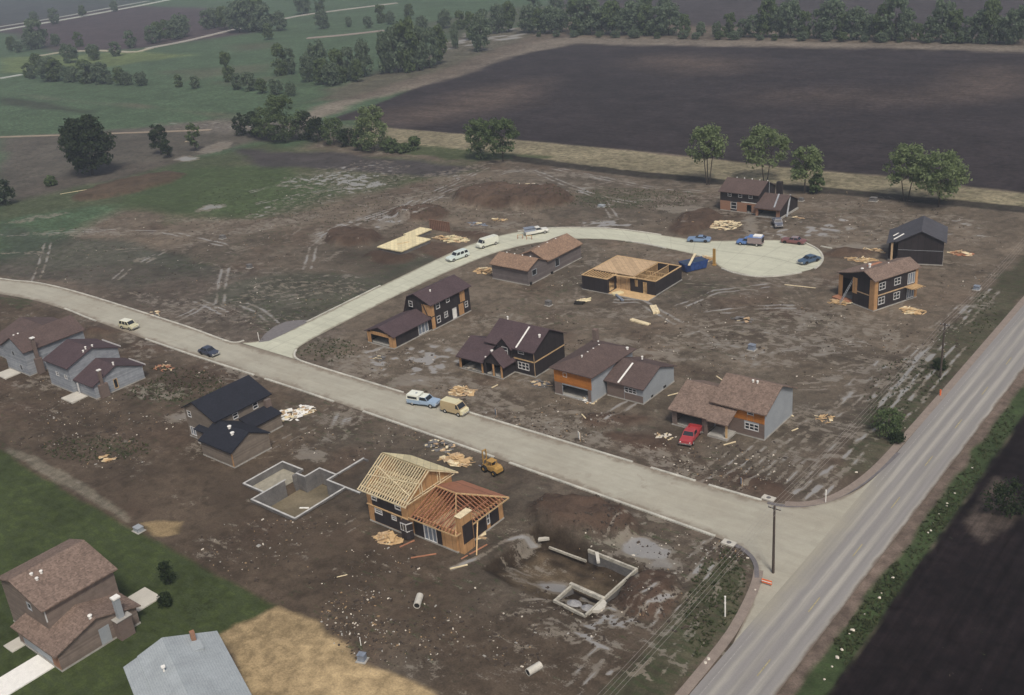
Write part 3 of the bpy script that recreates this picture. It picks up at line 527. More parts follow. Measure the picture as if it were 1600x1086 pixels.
def street_mat(name, c1, c2, edge, amt=1., joints=False):
    q = N(name); p = q.pos(); s = q.n('ShaderNodeSeparateColor'); q.l(q.n('ShaderNodeVertexColor', layer_name='across').outputs[0], s.inputs[0])
    n1 = q.noise(p, .12, 6, .6, .3); n2 = q.noise(q.pos(scale=(.15, 1.2, 1)), .6, 6, .65); n3 = q.noise(p, 6, 4, .7); n4 = q.noise(p, .7, 6, .65, .5)
    c = q.mix(q.lin(n1, .35, .65, 0, 1), c1, c2)
    f = q.math('MULTIPLY', q.lin(n3, .3, .7, .93, 1.07), q.lin(n2, .3, .7, .90, 1.10)); f = q.math('MULTIPLY', f, q.lin(n4, .3, .7, .94, 1.06))
    sc = q.n('ShaderNodeVectorMath', operation='SCALE'); q.l(c, sc.inputs[0]); q.l(f, sc.inputs[3])
    e = q.math('ADD', q.math('MULTIPLY', s.outputs[1], 1.), q.math('MULTIPLY', q.math('SUBTRACT', q.math('ADD', q.math('MULTIPLY', n4, .6), q.math('MULTIPLY', n1, .4)), .5), -5.5*amt))
    m = q.step(e, 1.5*amt, .2); c = q.mix(q.math('MULTIPLY', m, .75), sc.outputs[0], edge)
    if joints:
        j = q.math('LESS_THAN', q.math('FRACT', q.math('MULTIPLY', s.outputs[2], 500/6.)), .022); j2 = q.math('LESS_THAN', q.math('ABSOLUTE', q.math('SUBTRACT', s.outputs[0], .5)), .008)
        c = q.mix(q.math('MULTIPLY', q.math('MAXIMUM', j, j2), .35), c, (.16, .15, .12))
    n6 = q.noise(p, .35, 5, .7, 1.); c = q.mix(q.math('MULTIPLY', q.step(n6, .60, .72), .35), c, edge)
    q.l(c, q.b.inputs['Base Color']); q.b.inputs['Roughness'].default_value = .92; q.bump(n3, .2, .02); return q.m
GRAV = street_mat('dusty_gravel_road', (.375, .36, .295), (.33, .31, .25), (.18, .145, .11))
CONC = street_mat('pale_concrete_road', (.50, .505, .40), (.45, .455, .36), (.22, .19, .14), .55, True)
strip('main_street', UP_EDGE, LO_EDGE, GRAV, .014)
o = strip('side_street', FAR, NEAR, CONC, .022)
APR = [(-160.8, 107.6), (-160.6, 110), (-160.9, 114), (-160.9, 117.5), (-159.5, 120.8), (-157.2, 122.5)]
m = MB(); P = WL([(404, 535), (414, 522), (428, 511), (446, 503), (470, 500), (484, 501), (472, 508), (440, 524), (420, 533)]); m.plan(P, .02, .05)
m.build('path', simple('asphalt_apron', (.165, .155, .155), .95, .15))['kind'] = 'structure'
# arterial road with wheel tracks
q = N('worn_asphalt'); p = q.pos(); s = q.n('ShaderNodeSeparateXYZ'); q.l(p, s.inputs[0])
n1 = q.noise(q.pos(scale=(1.4, .035, 1)), 1., 6, .6); n3 = q.noise(p, 6, 4, .7); n4 = q.noise(p, .3, 5, .6)
X_ = q.math('ADD', s.outputs[0], q.math('MULTIPLY', q.math('SUBTRACT', n4, .5), .5))
def lane(c, wdt): return q.step(q.math('ABSOLUTE', q.math('SUBTRACT', X_, c)), wdt, .1)
tr = q.math('MAXIMUM', q.math('MAXIMUM', lane(-40.55, .62), lane(-39.0, .55)), q.math('MAXIMUM', lane(-37.15, .62), lane(-35.45, .5)))
tr = q.math('MULTIPLY', tr, q.lin(n1, .3, .65, .45, 1))
eb = q.step(q.math('ADD', s.outputs[0], q.math('MULTIPLY', n4, .9)), -35.15, -34.75); c = q.mix(q.math('MULTIPLY', tr, .85), (.235, .225, .215), (.34, .325, .285)); c = q.mix(eb, c, (.16, .13, .105))
dust = q.step(q.math('ADD', s.outputs[0], q.math('MULTIPLY', q.math('SUBTRACT', n4, .5), 3)), -39.5, -42.5)
yw = q.math('MULTIPLY', q.step(s.outputs[1], 82, 88), q.step(s.outputs[1], 126, 112)); c = q.mix(q.math('MULTIPLY', q.math('MULTIPLY', dust, yw), .8), c, (.32, .30, .235))
f = q.math('MULTIPLY', q.lin(n3, .3, .7, .93, 1.07), q.lin(n1, .3, .7, .88, 1.12)); sc = q.n('ShaderNodeVectorMath', operation='SCALE'); q.l(c, sc.inputs[0]); q.l(f, sc.inputs[3])
q.l(sc.outputs[0], q.b.inputs['Base Color']); q.b.inputs['Roughness'].default_value = .85; q.bump(n3, .15, .02)
rd = MB(); rd.box(-42.3, -35.2, -60, 620, -.3, .028); rd.build('road', q.m)['kind'] = 'structure'
ln = MB()
for k in range(40): ln.box(-38.02, -37.9, 52.8+k*12.2-24, 55.8+k*12.2-24, .0282, .033)
ln.build('road_marking', simple('faded_yellow_line', (.34, .30, .16), .8, .3, 3, 8, .3))['kind'] = 'structure'
m = MB(); m.box(-41.45, -41.38, 30, 84, .0282, .032); m.box(-41.45, -41.38, 118, 400, .0282, .032)
m.build('edge_line', simple('faded_white_line', (.30, .29, .27), .8, .3, 2, 5, .4))['kind'] = 'structure'
SH = simple('pink_gravel_shoulder', (.235, .195, .165), .95, .15, 1, 10, .2)
def ribbon(name, L, wd, z0, z1, mat, kind='structure'):
    m = MB(); L = smooth(L, 2)
    for k in range(len(L)-1):
        a = Vector((*L[k], 0)); b = Vector((*L[k+1], 0))
        def nrm(i):
            p_ = Vector((*L[max(i-1, 0)], 0)); q_ = Vector((*L[min(i+1, len(L)-1)], 0)); t = (q_-p_).normalized(); return Vector((-t.y, t.x, 0))*wd/2
        na = nrm(k); nb = nrm(k+1)
        pts = [a-na, b-nb, b+nb, a+na]; m.hexa([(v.x, v.y, z0) for v in pts]+[(v.x, v.y, z1) for v in pts])
    o = m.build(name, mat); o['kind'] = kind; return o
ribbon('gravel_shoulder', [(-42.9, 620), (-42.9, 200), (-42.8, 150), (-42.9, 130), (-43.1, 122), (-44.0, 115.8), (-45.3, 112), (-47.2, 109.6), (-49.5, 108.4)], 1.1, -.2, .05, SH)
ribbon('gravel_shoulder', [(-42.9, 30), (-42.9, 60), (-43.0, 80), (-43.9, 86.5), (-45.0, 91.5), (-45.9, 93.8)], 1.1, -.2, .05, SH)
KB = simple('pale_kerb_concrete', (.46, .45, .39), .9, .3, .6, 6, .25)
def kerb(L, i0=0, gaps=()):
    ribbon('kerb', L, .38, -.1, .14, KB)
kerb(UP_EDGE[0:9]+[(-163, 106.6), (-161.2, 107.2), (-160.9, 108.6)])
kerb([(-147.9, 110.6), (-146.6, 108.9), (-144.6, 107.7), (-141, 107.45), (-124, 107.4), (-117, 107.4)])
kerb([(-104.5, 107.4), (-101, 107.4), (-90, 107.4), (-76.5, 107.4), (-72, 107.4)]); kerb([(-69, 107.4), (-62, 107.45)]); kerb([(-60, 107.45), (-56, 107.5), (-52.4, 107.6)])
kerb([(-213, 100.75), (-205, 100.2), (-199, 99.9)]); kerb([(-180, 99.35), (-165, 99.1), (-146, 99.2)]); kerb([(-143, 99.2), (-132, 99.2), (-125, 99.1)]); kerb([(-118, 99.1), (-104, 98.85), (-90, 98.45)]); kerb([(-87, 98.35), (-76.5, 98), (-65, 97.7), (-53.5, 97.3)])
kerb([(-157.3, 112), (-157.0, 121), (-157.6, 130), (-158.4, 143)][1:]); kerb([(-154.9, 186), (-150.2, 190.6), (-143, 194.4), (-134.6, 197.0), (-127.7, 197.5), (-122, 197.4)])
kerb([(-90.5, 205.3), (-86.4, 202.6), (-83.4, 198.2), (-82.2, 194), (-82.2, 191.2)]); kerb([(-83.6, 188.0), (-85.6, 185.2), (-88.9, 182.5), (-92.3, 181.7), (-96.2, 182.2), (-99, 183.4)])
kerb([(-116, 189.6), (-121, 190.4), (-127, 190.3)]); kerb([(-86.8, 204.6), (-84.2, 204.2)])
# far lanes in the upper left: pale strips of road
def lane_far(pts, wd, col, name='road', z=.35):
    L = WL(pts); m = ribbon(name, L, wd, -.5, z, simple('far_lane', col, .9, .15, .1, .5, .1))
lane_far([(-60, 60), (20, 44), (90, 33), (170, 18), (240, 5), (300, -8)], 9, (.40, .42, .36)); lane_far([(-60, 52), (20, 39), (90, 28), (170, 13), (230, 2)], 6, (.33, .35, .31))
lane_far([(230, 76), (290, 65), (355, 49), (420, 35), (470, 24), (540, 15), (620, 5)], 6, (.33, .31, .27)); lane_far([(60, 88), (100, 81), (160, 79), (210, 83), (235, 76)], 5, (.36, .34, .25))
lane_far([(-60, 217), (0, 214), (105, 211), (190, 208), (330, 203)], 2.2, (.27, .22, .165), 'path', .1); lane_far([(480, 60), (530, 56), (600, 48)], 6, (.26, .22, .19), 'path'); lane_far([(0, 123), (34, 117)], 4, (.4, .42, .38), 'path')
AK = simple('fresh_asphalt_kerb', (.14, .132, .135), .9, .2, 1, 8, .2)
ribbon('kerb', [(-51.5, 107.5), (-49.3, 107.8), (-46.8, 109.5), (-45.0, 112), (-43.6, 115.8), (-42.6, 121), (-42.1, 128)], .55, -.1, .042, AK)
ribbon('kerb', [(-51.8, 97.1), (-49.5, 96.8), (-47.0, 95.3), (-45.4, 92.4)], .55, -.1, .06, AK)
# ---------------- houses ---------------------------------------------------
def wall_s(m, y, t, a, b, z0, z1, holes, mi=0, axis='x'):
    """wall slab lying along axis with rectangular holes"""
    cuts = sorted({a, b, *[h[0] for h in holes], *[h[1] for h in holes]}); cuts = [c for c in cuts if a <= c <= b]
    for s0, s1 in zip(cuts[:-1], cuts[1:]):
        if s1-s0 < 1e-4: continue
        mid = (s0+s1)/2; hs = sorted([(h[2], h[3]) for h in holes if h[0] <= mid <= h[1]]); z = z0
        for ha, hb in hs+[(z1, z1)]:
            if ha > z+1e-4:
                if axis == 'x': m.box(s0, s1, y, y+t, z, ha, mi)
                else: m.box(y, y+t, s0, s1, z, ha, mi)
            z = max(z, hb)
class House:
    def __init__(s, name, label, cx, cy, rot=0., cat='house', group=None):
        s.r = thing(name, (cx, cy, 0), label, cat, rot, group); s.cx, s.cy = (cx, cy) if rot == 0 else (0, 0)
    def put(s, name, mb, mats, parent=None, label=None):
        mb.v = [(x-s.cx, y-s.cy, z) for x, y, z in mb.v]
        o = mb.build(name, mats, parent or s.r)
        if label: o['label'] = label
        return o
    def block(s, x0, x1, y0, y1, prof, axis, mat, S=(), E=(), roofmat=None, over=.45, th=.16, endover=.35, found=True, gmat=None, z0=0., rprof=None, floor=True):
        """prof = wall-top outline across the ridge [(s,z)...]; axis 'y' ridge along Y, 'x' ridge along X"""
        m = MB(); t = .16; zl, zr = prof[0][1], prof[-1][1]; hS = [o[:4] for o in S]; hE = [o[:4] for o in E]
        if axis == 'y': zW, zE, zS, zN = zl, zr, min(zl, zr), min(zl, zr)
        else: zS, zN, zW, zE = zl, zr, min(zl, zr), min(zl, zr)
        wall_s(m, y0, t, x0, x1, z0, zS, hS); wall_s(m, y1-t, t, x0, x1, z0, zN, [])
        wall_s(m, x1-t, t, y0+t, y1-t, z0, zE, hE, axis='y'); wall_s(m, x0, t, y0+t, y1-t, z0, zW, [], axis='y')
        zb = min(zl, zr); g = [(prof[0][0], zb)]+[p for p in prof]+[(prof[-1][0], zb)]
        g2 = [g[0]]
        for p in g[1:]:
            if abs(p[0]-g2[-1][0])+abs(p[1]-g2[-1][1]) > 1e-4: g2.append(p)
        if len(g2) > 2:
            if axis == 'y': m.extr(g2, 'y', y0, y0+t); m.extr(g2, 'y', y1-t, y1)
            else: m.extr(g2, 'x', x1-t, x1); m.extr(g2, 'x', x0, x0+t)
        s.put('wall', m, mat)
        if found:
            f = MB(); f.box(x0-.06, x1+.06, y0-.06, y1+.06, -.6, min(.16, z0+.16) if z0 >= 0 else .1); s.put('foundation', f, MT['conc'])
        if roofmat:
            rp = rprof or prof
            if not rprof:
                (a0, b0), (a1, b1) = prof[0], prof[1]; k = (b1-b0)/(a1-a0); L0 = (a0-over, b0-k*over)
                (a2, b2), (a3, b3) = prof[-2], prof[-1]; k2 = (b3-b2)/(a3-a2); L1 = (a3+over, b3+k2*over); rp = [L0]+list(prof[1:-1])+[L1]
            up_ = [(a, b+.02+th) for a, b in rp]; lo_ = [(a, b+.02) for a, b in rp][::-1]
            rm = MB()
            for k in range(len(rp)-1):
                q4 = [(rp[k][0], rp[k][1]+.02), (rp[k+1][0], rp[k+1][1]+.02), (rp[k+1][0], rp[k+1][1]+.02+th), (rp[k][0], rp[k][1]+.02+th)]
                if axis == 'y': rm.extr(q4, 'y', y0-endover, y1+endover)
                else: rm.extr(q4, 'x', x0-endover, x1+endover)
            s.put('roof', rm, roofmat)
        for o in S: s.opening('S', y0, *o)
        for o in E: s.opening('E', x1, *o)
    def opening(s, face, c, a, b, z0, z1, kind='win'):
        if kind == 'void': return
        fw = .09 if kind != 'big' else .12; m = MB(); g = MB()
        def B(mm, a0, a1, za, zb, d0, d1):
            if face == 'S': mm.box(a0, a1, c-d1, c-d0, za, zb)
            else: mm.box(c+d0, c+d1, a0, a1, za, zb)
        d0, d1 = -.10, .05
        B(m, a, a+fw, z0, z1, d0, d1); B(m, b-fw, b, z0, z1, d0, d1); B(m, a+fw, b-fw, z0, z0+fw, d0, d1); B(m, a+fw, b-fw, z1-fw, z1, d0, d1)
        if kind in ('win', 'grid', 'slider'):
            n = 3 if (kind == 'slider' or b-a > 1.7) else 1
            for k in range(n if n > 1 else 1):
                if n > 1 and k: B(m, a+(b-a)*k/n-.05, a+(b-a)*k/n+.05, z0+fw, z1-fw, d0, .03)
            if kind != 'slider': B(m, a+fw, b-fw, (z0+z1)/2-.035, (z0+z1)/2+.035, d0, .02)
            if kind == 'grid': B(m, (a+b)/2-.035, (a+b)/2+.035, z0+fw, (z0+z1)/2-.035, d0, .02); B(m, (a+b)/2-.035, (a+b)/2+.035, (z0+z1)/2+.035, z1-fw, d0, .02)
        nm = {'door': 'door', 'slider': 'patio_door', 'ply': 'window_cover'}.get(kind, 'window')
        if kind == 'dark':
            o = s.put(nm, m, MT['metal'])
        elif kind == 'wood': o = s.put(nm, m, MT['wood'])
        else: o = s.put(nm, m, MT['trim'])
        B(g, a+fw, b-fw, z0+fw, z1-fw, -.09, -.06)
        s.put('pane' if kind != 'door' else 'door_leaf', g, {'door': MT['white'], 'slider': MT['pglass']}.get(kind, MT['glass']), o)
    def panel(s, face, c, a, b, z0, z1, mat='ply', name='sheathing_panel', th=.03):
        m = MB()
        if face == 'S': m.box(a, b, c-th, c-.003, z0, z1)
        else: m.box(c+.003, c+th, a, b, z0, z1)
        return s.put(name, m, MT[mat] if isinstance(mat, str) else mat)
    def vent(s, x, y, z, r=.14, h=.35, mat='white'):
        m = MB(); m.cyl((x, y, z-.2), (x, y, z+h), r, r, 8); m.cyl((x, y, z+h), (x, y, z+h+.08), r*1.4, r*1.2, 8); s.put('roof_vent', m, MT[mat])
    def hip(s, x0, x1, y0, y1, z, ridge, zr, mat, th=.16):
        """hip roof: ridge = ((xa,ya),(xb,yb))"""
        (xa, ya), (xb, yb) = ridge; m = MB()
        A, B_, C_, D = (x0, y0), (x1, y0), (x1, y1), (x0, y1)
        lo = [(x, y, z) for x, y in (A, B_, C_, D)]; e = [(x, y, z+th) for x, y in (A, B_, C_, D)]
        R0 = (xa, ya, zr+th); R1 = (xb, yb, zr+th)
        for i in range(4): m.face([lo[i], lo[(i+1) % 4], e[(i+1) % 4], e[i]])
        if abs(xa-xb) > abs(ya-yb): m.face([e[0], e[1], R1, R0]); m.face([e[1], e[2], R1]); m.face([e[2], e[3], R0, R1]); m.face([e[3], e[0], R0])
        else: m.face([e[0], e[1], R0]); m.face([e[1], e[2], R1, R0]); m.face([e[2], e[3], R1]); m.face([e[3], e[0], R0, R1])
        m.face([lo[3], lo[2], lo[1], lo[0]]); return s.put('roof', m, mat)
    def box(s, name, x0, x1, y0, y1, z0, z1, mat, parent=None):
        m = MB(); m.box(x0, x1, y0, y1, z0, z1); return s.put(name, m, MT[mat] if isinstance(mat, str) else mat, parent)
    def stick(s, name, p, q_, a, b, mat):
        m = MB(); m.beam(p, q_, a, b); return s.put(name, m, MT[mat])
# --- gambrel house with long garage wing
h = House('gambrel_house', 'dark gambrel house with brown roof, orange corner panels and long garage wing', -134.6, 130)
h.block(-137.8, -131, 129.9, 141, [(-137.8, 3.1), (-136.7, 5.9), (-134.8, 6.7), (-131, 5.2)], 'y', MT['black'],
        S=[(-136.6, -135.6, 3.9, 5.1, 'win')], E=[(131.4, 132.5, 3.7, 4.9, 'win'), (134.3, 135.3, 4.0, 5.0, 'win'), (131.3, 132.3, .9, 2.3, 'win'), (133.4, 134.4, 1.2, 2.4, 'grid'), (135.7, 136.9, .17, 2.3, 'door'), (139.4, 140.3, 1.2, 2.4, 'win')], roofmat=MT['r_brown'])
h.block(-138.2, -131.4, 119.9, 129.75, [(-138.2, 2.35), (-134.8, 3.55), (-131.4, 2.45)], 'y', MT['black'], S=[(-137.2, -132.6, .17, 1.9, 'void')], E=[(126.5, 129.2, .2, 2.2, 'slider')], roofmat=MT['r_brown'], endover=.3)
h.panel('S', 119.9, -138.2, -137.25, 0, 2.3); h.panel('S', 119.9, -132.55, -131.4, 0, 2.3); h.panel('S', 119.9, -137.25, -132.55, 1.92, 2.6); h.panel('E', -131.4, 119.88, 120.5, 0, 2.3)
h.panel('E', -131, 129.88, 130.8, .2, 2.5); h.panel('E', -131, 129.88, 130.8, 2.75, 5.0); h.panel('E', -131, 137.6, 139, .2, 2.5); h.panel('E', -131, 138.2, 139.6, 2.75, 5.0); h.panel('S', 129.9, -133.2, -131, 2.9, 5.0)
h.stick('wall_brace', (-132.9, 129.8, 5.2), (-131.9, 129.8, 3.0), .18, .06, 'black'); h.vent(-133.6, 133, 6.3)
# --- dark house with cross gable
h = House('cross_gable_house', 'dark two storey house with brown roof, small cross gable and tan belt board', -107, 125)
h.block(-111.2, -101.1, 122.9, 131.3, [(122.9, 4.7), (127.1, 7.1), (131.3, 4.9)], 'x', MT['black'], S=[(-104.7, -102.3, .9, 2.2, 'win'), (-104.5, -103.2, 3.7, 4.6, 'win'), (-107, -106, .17, 2.2, 'void')], roofmat=MT['r_brown'])
h.block(-108.6, -105.6, 122.3, 126.5, [(-108.6, 4.55), (-107.1, 6.1), (-105.6, 4.55)], 'y', MT['black'], S=[(-107.5, -106.2, 3.3, 4.6, 'win')], roofmat=MT['r_brown'], found=False, z0=2.7, over=.3, endover=.25)
h.block(-115.1, -109.7, 119.6, 127, [(119.6, 2.4), (123.6, 4.4), (127, 2.9)], 'x', MT['black'], S=[(-114.6, -110.1, .17, 2.2, 'void')], roofmat=MT['r_brown'])
h.block(-109.5, -105.5, 119.7, 123.1, [(-109.5, 2.5), (-107.5, 4.4), (-105.5, 2.5)], 'y', MT['black'], S=[(-109.1, -107.7, .17, 2.3, 'void'), (-107.3, -105.9, .17, 2.3, 'void')], roofmat=MT['r_brown'], endover=.3)
for a, b in ((-115.1, -114.6), (-110.1, -109.7)): h.panel('S', 119.6, a, b, 0, 2.3)
h.panel('S', 119.7, -105.9, -105.5, 0, 2.3); h.panel('S', 119.7, -107.7, -107.3, 0, 2.3)
h.panel('E', -101.1, 122.86, 131.3, 2.6, 2.82, 'wood', 'belt_board'); h.panel('S', 122.9, -105.5, -101.07, 2.6, 2.82, 'wood', 'belt_board'); h.panel('S', 122.9, -101.2, -101.07, .16, 4.6, 'ply_tan', 'corner_board')
h.stick('roof_board', (-104.6, 122.6, 4.85), (-104.6, 126.6, 7.15), .3, .05, 'white'); h.vent(-101.6, 125.4, 6.2, .18, .5); h.vent(-110.5, 128, 7, .12); h.vent(-108.8, 121.2, 3.9, .2, .1); h.vent(-109.2, 119.9, 2.9, .12)
# --- split level with orange boards and grey walls
h = House('split_level_house', 'split level house with maroon roof, orange boards over open garage, pale grey end wall', -87, 126)
h.block(-94.6, -87.3, 119.7, 131.5, [(119.7, 4.55), (131.5, 4.55)], 'x', MT['greylt'], S=[(-93.1, -88.1, .17, 2.0, 'void'), (-92.8, -92, 3.4, 4.2, 'win')])
h.hip(-95.2, -86.8, 119.2, 132, 4.56, ((-91, 123.4), (-91, 127.8)), 6.2, MT['r_mar'])
h.panel('S', 119.7, -94.6, -87.33, 2.25, 4.55, 'plyout'); h.panel('S', 119.7, -94.6, -93.1, .1, 2.25, 'brickbr', 'brick_pier'); h.panel('S', 119.7, -88.1, -87.5, .1, 2.25, 'brickbr', 'brick_pier')
h.block(-86.9, -80.2, 123.3, 132.6, [(123.3, 2.75), (128, 4.5), (132.6, 2.75)], 'x', MT['greylt'], S=[(-83.6, -81.4, 1.35, 2.3, 'win')], roofmat=MT['r_mar'])
h.panel('S', 123.3, -86.9, -83.7, 0, 2.6, 'brickbr', 'brick_facing'); h.panel('S', 123.3, -83.6, -80.2, 0, 1.3, 'brickbr', 'brick_facing')
h.panel('E', -80.2, 125.6, 126.2, .1, .5, 'dark', 'vent_opening'); h.panel('E', -80.2, 129.3, 130.1, .1, .55, 'dark', 'vent_opening')
h.stick('roof_board', (-84.5, 122.9, 2.95), (-84.5, 127.3, 4.55), .3, .05, 'white')
h.box('chimney', -94.4, -93.6, 130.4, 131.2, 4.5, 7.2, 'brickbr')
for k in range(4): h.vent(-91.0, 122.6+k*1.6, 6.1, .11, .2)
h.vent(-87.6, 130.5, 5.0, .2, .3); h.vent(-84.2, 129.6, 4.5, .14, .3); h.vent(-92.6, 129.5, 5.6, .11, .2)
# --- brown shingled house, red pickup in its garage
h = House('shingled_house', 'house with mottled brown shingles and orange boards, red pickup in its garage', -66.5, 126)
h.block(-67.2, -59.2, 122.2, 131.3, [(122.2, 4.45), (126.8, 6.7), (131.3, 4.45)], 'x', MT['greylt'], S=[(-61.9, -60.9, 3.5, 4.2, 'win'), (-62.3, -60.1, 1.1, 2.2, 'win'), (-66.2, -65.2, 3.6, 4.3, 'win')], roofmat=MT['r_mix'], over=.55, endover=.5)
h.panel('S', 122.2, -67.2, -61.95, 2.5, 3.45, 'plyout'); h.panel('S', 122.2, -60.85, -59.2, 2.5, 4.3, 'plyout'); h.panel('S', 122.2, -65.15, -61.95, 3.45, 4.3, 'plyout'); h.panel('S', 122.2, -67.2, -66.25, 3.45, 4.3, 'plyout'); h.panel('S', 122.2, -61.9, -60.9, 2.5, 3.48, 'plyout'); h.panel('S', 122.2, -66.2, -65.2, 3.45, 3.58, 'plyout')
h.panel('S', 122.2, -60.05, -59.2, .1, 2.48, 'brickbr', 'brick_facing'); h.panel('S', 122.2, -67, -62.4, .1, 2.48, 'brickbr', 'brick_facing'); h.panel('S', 122.2, -62.4, -60.05, .1, 1.05, 'brickbr', 'brick_facing')
h.block(-73, -67.3, 119.9, 130, [(119.9, 2.75), (125, 5.0), (130, 2.75)], 'x', MT['brickbr'], S=[(-72.2, -68, .17, 2.35, 'void')], roofmat=MT['r_mix'], endover=.4, over=.5)
# porch roof continuing over the entrance
m = MB(); m.extr([(119.2, 2.46), (125, 5.03), (125, 5.19), (119.2, 2.62)], 'x', -66.9, -63.4); h.put('porch_roof', m, MT['r_mix'])
h.box('porch_slab', -66.8, -63.6, 119.3, 122.1, -.3, .3, 'conc'); h.box('porch_post', -64, -63.75, 119.5, 119.75, .3, 2.4, 'wood'); h.box('brick_pier', -67.5, -67, 119.6, 119.87, -.2, 2.5, 'brickbr')
for k in range(2): h.vent(-63.1+k*.7, 126.3, 6.7, .14, .2)
# --- long grey duplex
h = House('long_grey_house', 'long low grey house with tan roof beside the pale side street', -133.5, 166)
h.block(-139, -129.3, 157.4, 163.9, [(157.4, 3.4), (160.7, 4.8), (163.9, 3.4)], 'x', MT['taupe'], E=[(158.7, 160.3, 1.6, 2.9, 'dark'), ], roofmat=MT['r_tan'])
h.block(-137, -129.45, 164, 176.4, [(-137, 3.3), (-133.2, 4.9), (-129.45, 3.3)], 'y', MT['taupe'], E=[(166.9, 168.4, .9, 2.7, 'dark')], roofmat=MT['r_tan'], endover=.3)
for k in range(4): h.vent(-137.3+k*2.1, 160.7, 4.9, .12, .15)
for k in range(3): h.vent(-133.2, 166.5+k*3, 4.95, .12, .15)
h.box('vent_box', -129.28, -129.0, 157.7, 158.2, .1, .6, 'dark'); h.box('vent_box', -129.28, -129.0, 165, 165.5, .1, .5, 'dark')
# --- partly framed house, no roof
h = House('roofless_house', 'roofless black sheathed house with tan plywood deck and open framed rooms', -110.5, 167)
m = MB(); t = .16
wall_s(m, 160.8, t, -118.2, -112, 0, 2.95, []); wall_s(m, -112-t, t, 160.96, 163.9, 0, 2.95, [(161.4, 163.4, .2, 2.6)], axis='y'); wall_s(m, 163.9, t, -108.7, -102.8, 0, 2.95, [(-107.7, -106.9, 1.2, 2.7), (-105.8, -104.8, .1, 2.5)])
wall_s(m, -102.96, t, 164.06, 173.8, 0, 2.95, [], axis='y'); wall_s(m, -118.2, t, 160.96, 173.7, 0, 2.95, [], axis='y'); wall_s(m, 173.64, t, -118, -102.96, 0, 2.95, [])
h.put('wall', m, MT['black'])
m = MB(); m.box(-118.3, -102.7, 160.7, 173.9, -.5, .05); h.put('foundation', m, MT['conc'])
m = MB()
for a in ((-118.2, -112, 160.75, 160.99), (-108.7, -102.8, 163.85, 164.1), (-118.25, -118.0, 161, 173.8), (-103, -102.75, 164.1, 173.8), (-118, -103, 173.6, 173.85), (-112.25, -111.95, 161, 164.2)): m.box(*a, 2.955, 3.1)
m.box(-118.2, -102.8, 160.85, 173.6, .06, .1)
h.put('top_plate', m, MT['wood'])
m = MB(); m.box(-117.95, -108.3, 164.6, 173.55, 2.96, 3.08); h.put('ceiling_deck', m, MT['ply_tan'])
m = MB()
for k in range(9): m.box(-111.9+k*.4, -111.82+k*.4, 163.95, 164.1, .1, 2.95)
m.box(-112, -108.7, 164.1, 164.15, .1, 2.95); h.put('stud_wall', m, MT['ply_tan'])
for xa in (-108.2, -105.6): 
    m = MB()
    for k in range(22): m.box(xa, xa+.1, 164.4+k*.42, 164.46+k*.42, .1, 2.9)
    m.box(xa, xa+.1, 164.1, 173.5, 2.9, 3.02); h.put('stud_wall', m, MT['wood'])
for yy in (168.5, 166.2):
    m = MB()
    for k in range(13): m.box(-108.1+k*.41, -108.04+k*.41, yy, yy+.1, .1, 2.9)
    m.box(-108.1, -103, yy, yy+.1, 2.9, 3.02); h.put('stud_wall', m, MT['wood'])
m = MB()
for k in range(10): m.box(-117.8+k*.6, -117.74+k*.6, 161, 164.5, 2.72, 2.94)
m.beam((-112.6, 163.2, 3.12), (-107.0, 163.6, 3.16), .5, .12); h.put('ceiling_joist', m, MT['wood'])
m = MB(); m.box(-102.79, -102.7, 164, 173.8, -.1, .25); h.put('footing_ledge', m, MT['conc'])
# --- brick and dark house at the field edge
h = House('brick_front_house', 'dark and orange brick house with maroon roof at the field edge, grey pickup outside', -111, 223.5)
h.block(-119.2, -109.2, 220.2, 229, [(220.2, 4.75), (224.5, 6.8), (229, 4.75)], 'x', MT['black'], S=[(-117.2, -116.2, 3.6, 4.5, 'win'), (-114.4, -113.4, 3.6, 4.5, 'win'), (-111.7, -110.7, 3.6, 4.5, 'win'), (-116.4, -114.8, .6, 2.3, 'win'), (-112.1, -111, .17, 2.0, 'void')], roofmat=MT['r_mar'])
h.panel('S', 220.2, -119.2, -116.45, .1, 2.45, 'brickor', 'brick_facing'); h.panel('S', 220.2, -114.75, -112.15, .1, 2.45, 'brickor', 'brick_facing'); h.panel('S', 220.2, -110.95, -109.2, .1, 2.45, 'brickor', 'brick_facing'); h.panel('S', 220.2, -112.15, -110.95, 2.05, 2.45, 'brickor', 'brick_facing'); h.panel('S', 220.2, -113.6, -109.2, 2.5, 2.65, 'white', 'belt_board')
h.block(-109.1, -103, 218.7, 228.2, [(218.7, 2.25), (223.6, 4.3), (228.2, 2.25)], 'x', MT['black'], S=[(-108.4, -104, .17, 1.75, 'void')], roofmat=MT['r_mar'], endover=.3)
h.panel('S', 218.7, -109.1, -108.45, .1, 2.2, 'brickor', 'brick_facing'); h.panel('S', 218.7, -103.95, -103, .1, 2.2, 'brickor', 'brick_facing'); h.panel('S', 218.7, -108.45, -103.95, 1.8, 2.2, 'ply', 'header_board')
h.box('chimney', -107.4, -106.2, 225.8, 226.9, 2.5, 6.6, 'black'); h.stick('prop_pole', (-108.6, 224.6, 6.9), (-108.6, 224.6, 4.2), .12, .12, 'metal')
h.stick('ladder', (-104.6, 219, 2.6), (-105.6, 223.6, 4.5), .35, .06, 'metal'); h.stick('ladder', (-102.3, 221, .1), (-103.1, 224.3, 4.4), .35, .06, 'metal')
h.box('wall_plinth', -102.98, -102.7, 218.7, 228.2, -.2, .35, 'conc')
for k in range(5): h.vent(-117.2+k*2, 224.9, 6.9, .1, .15)
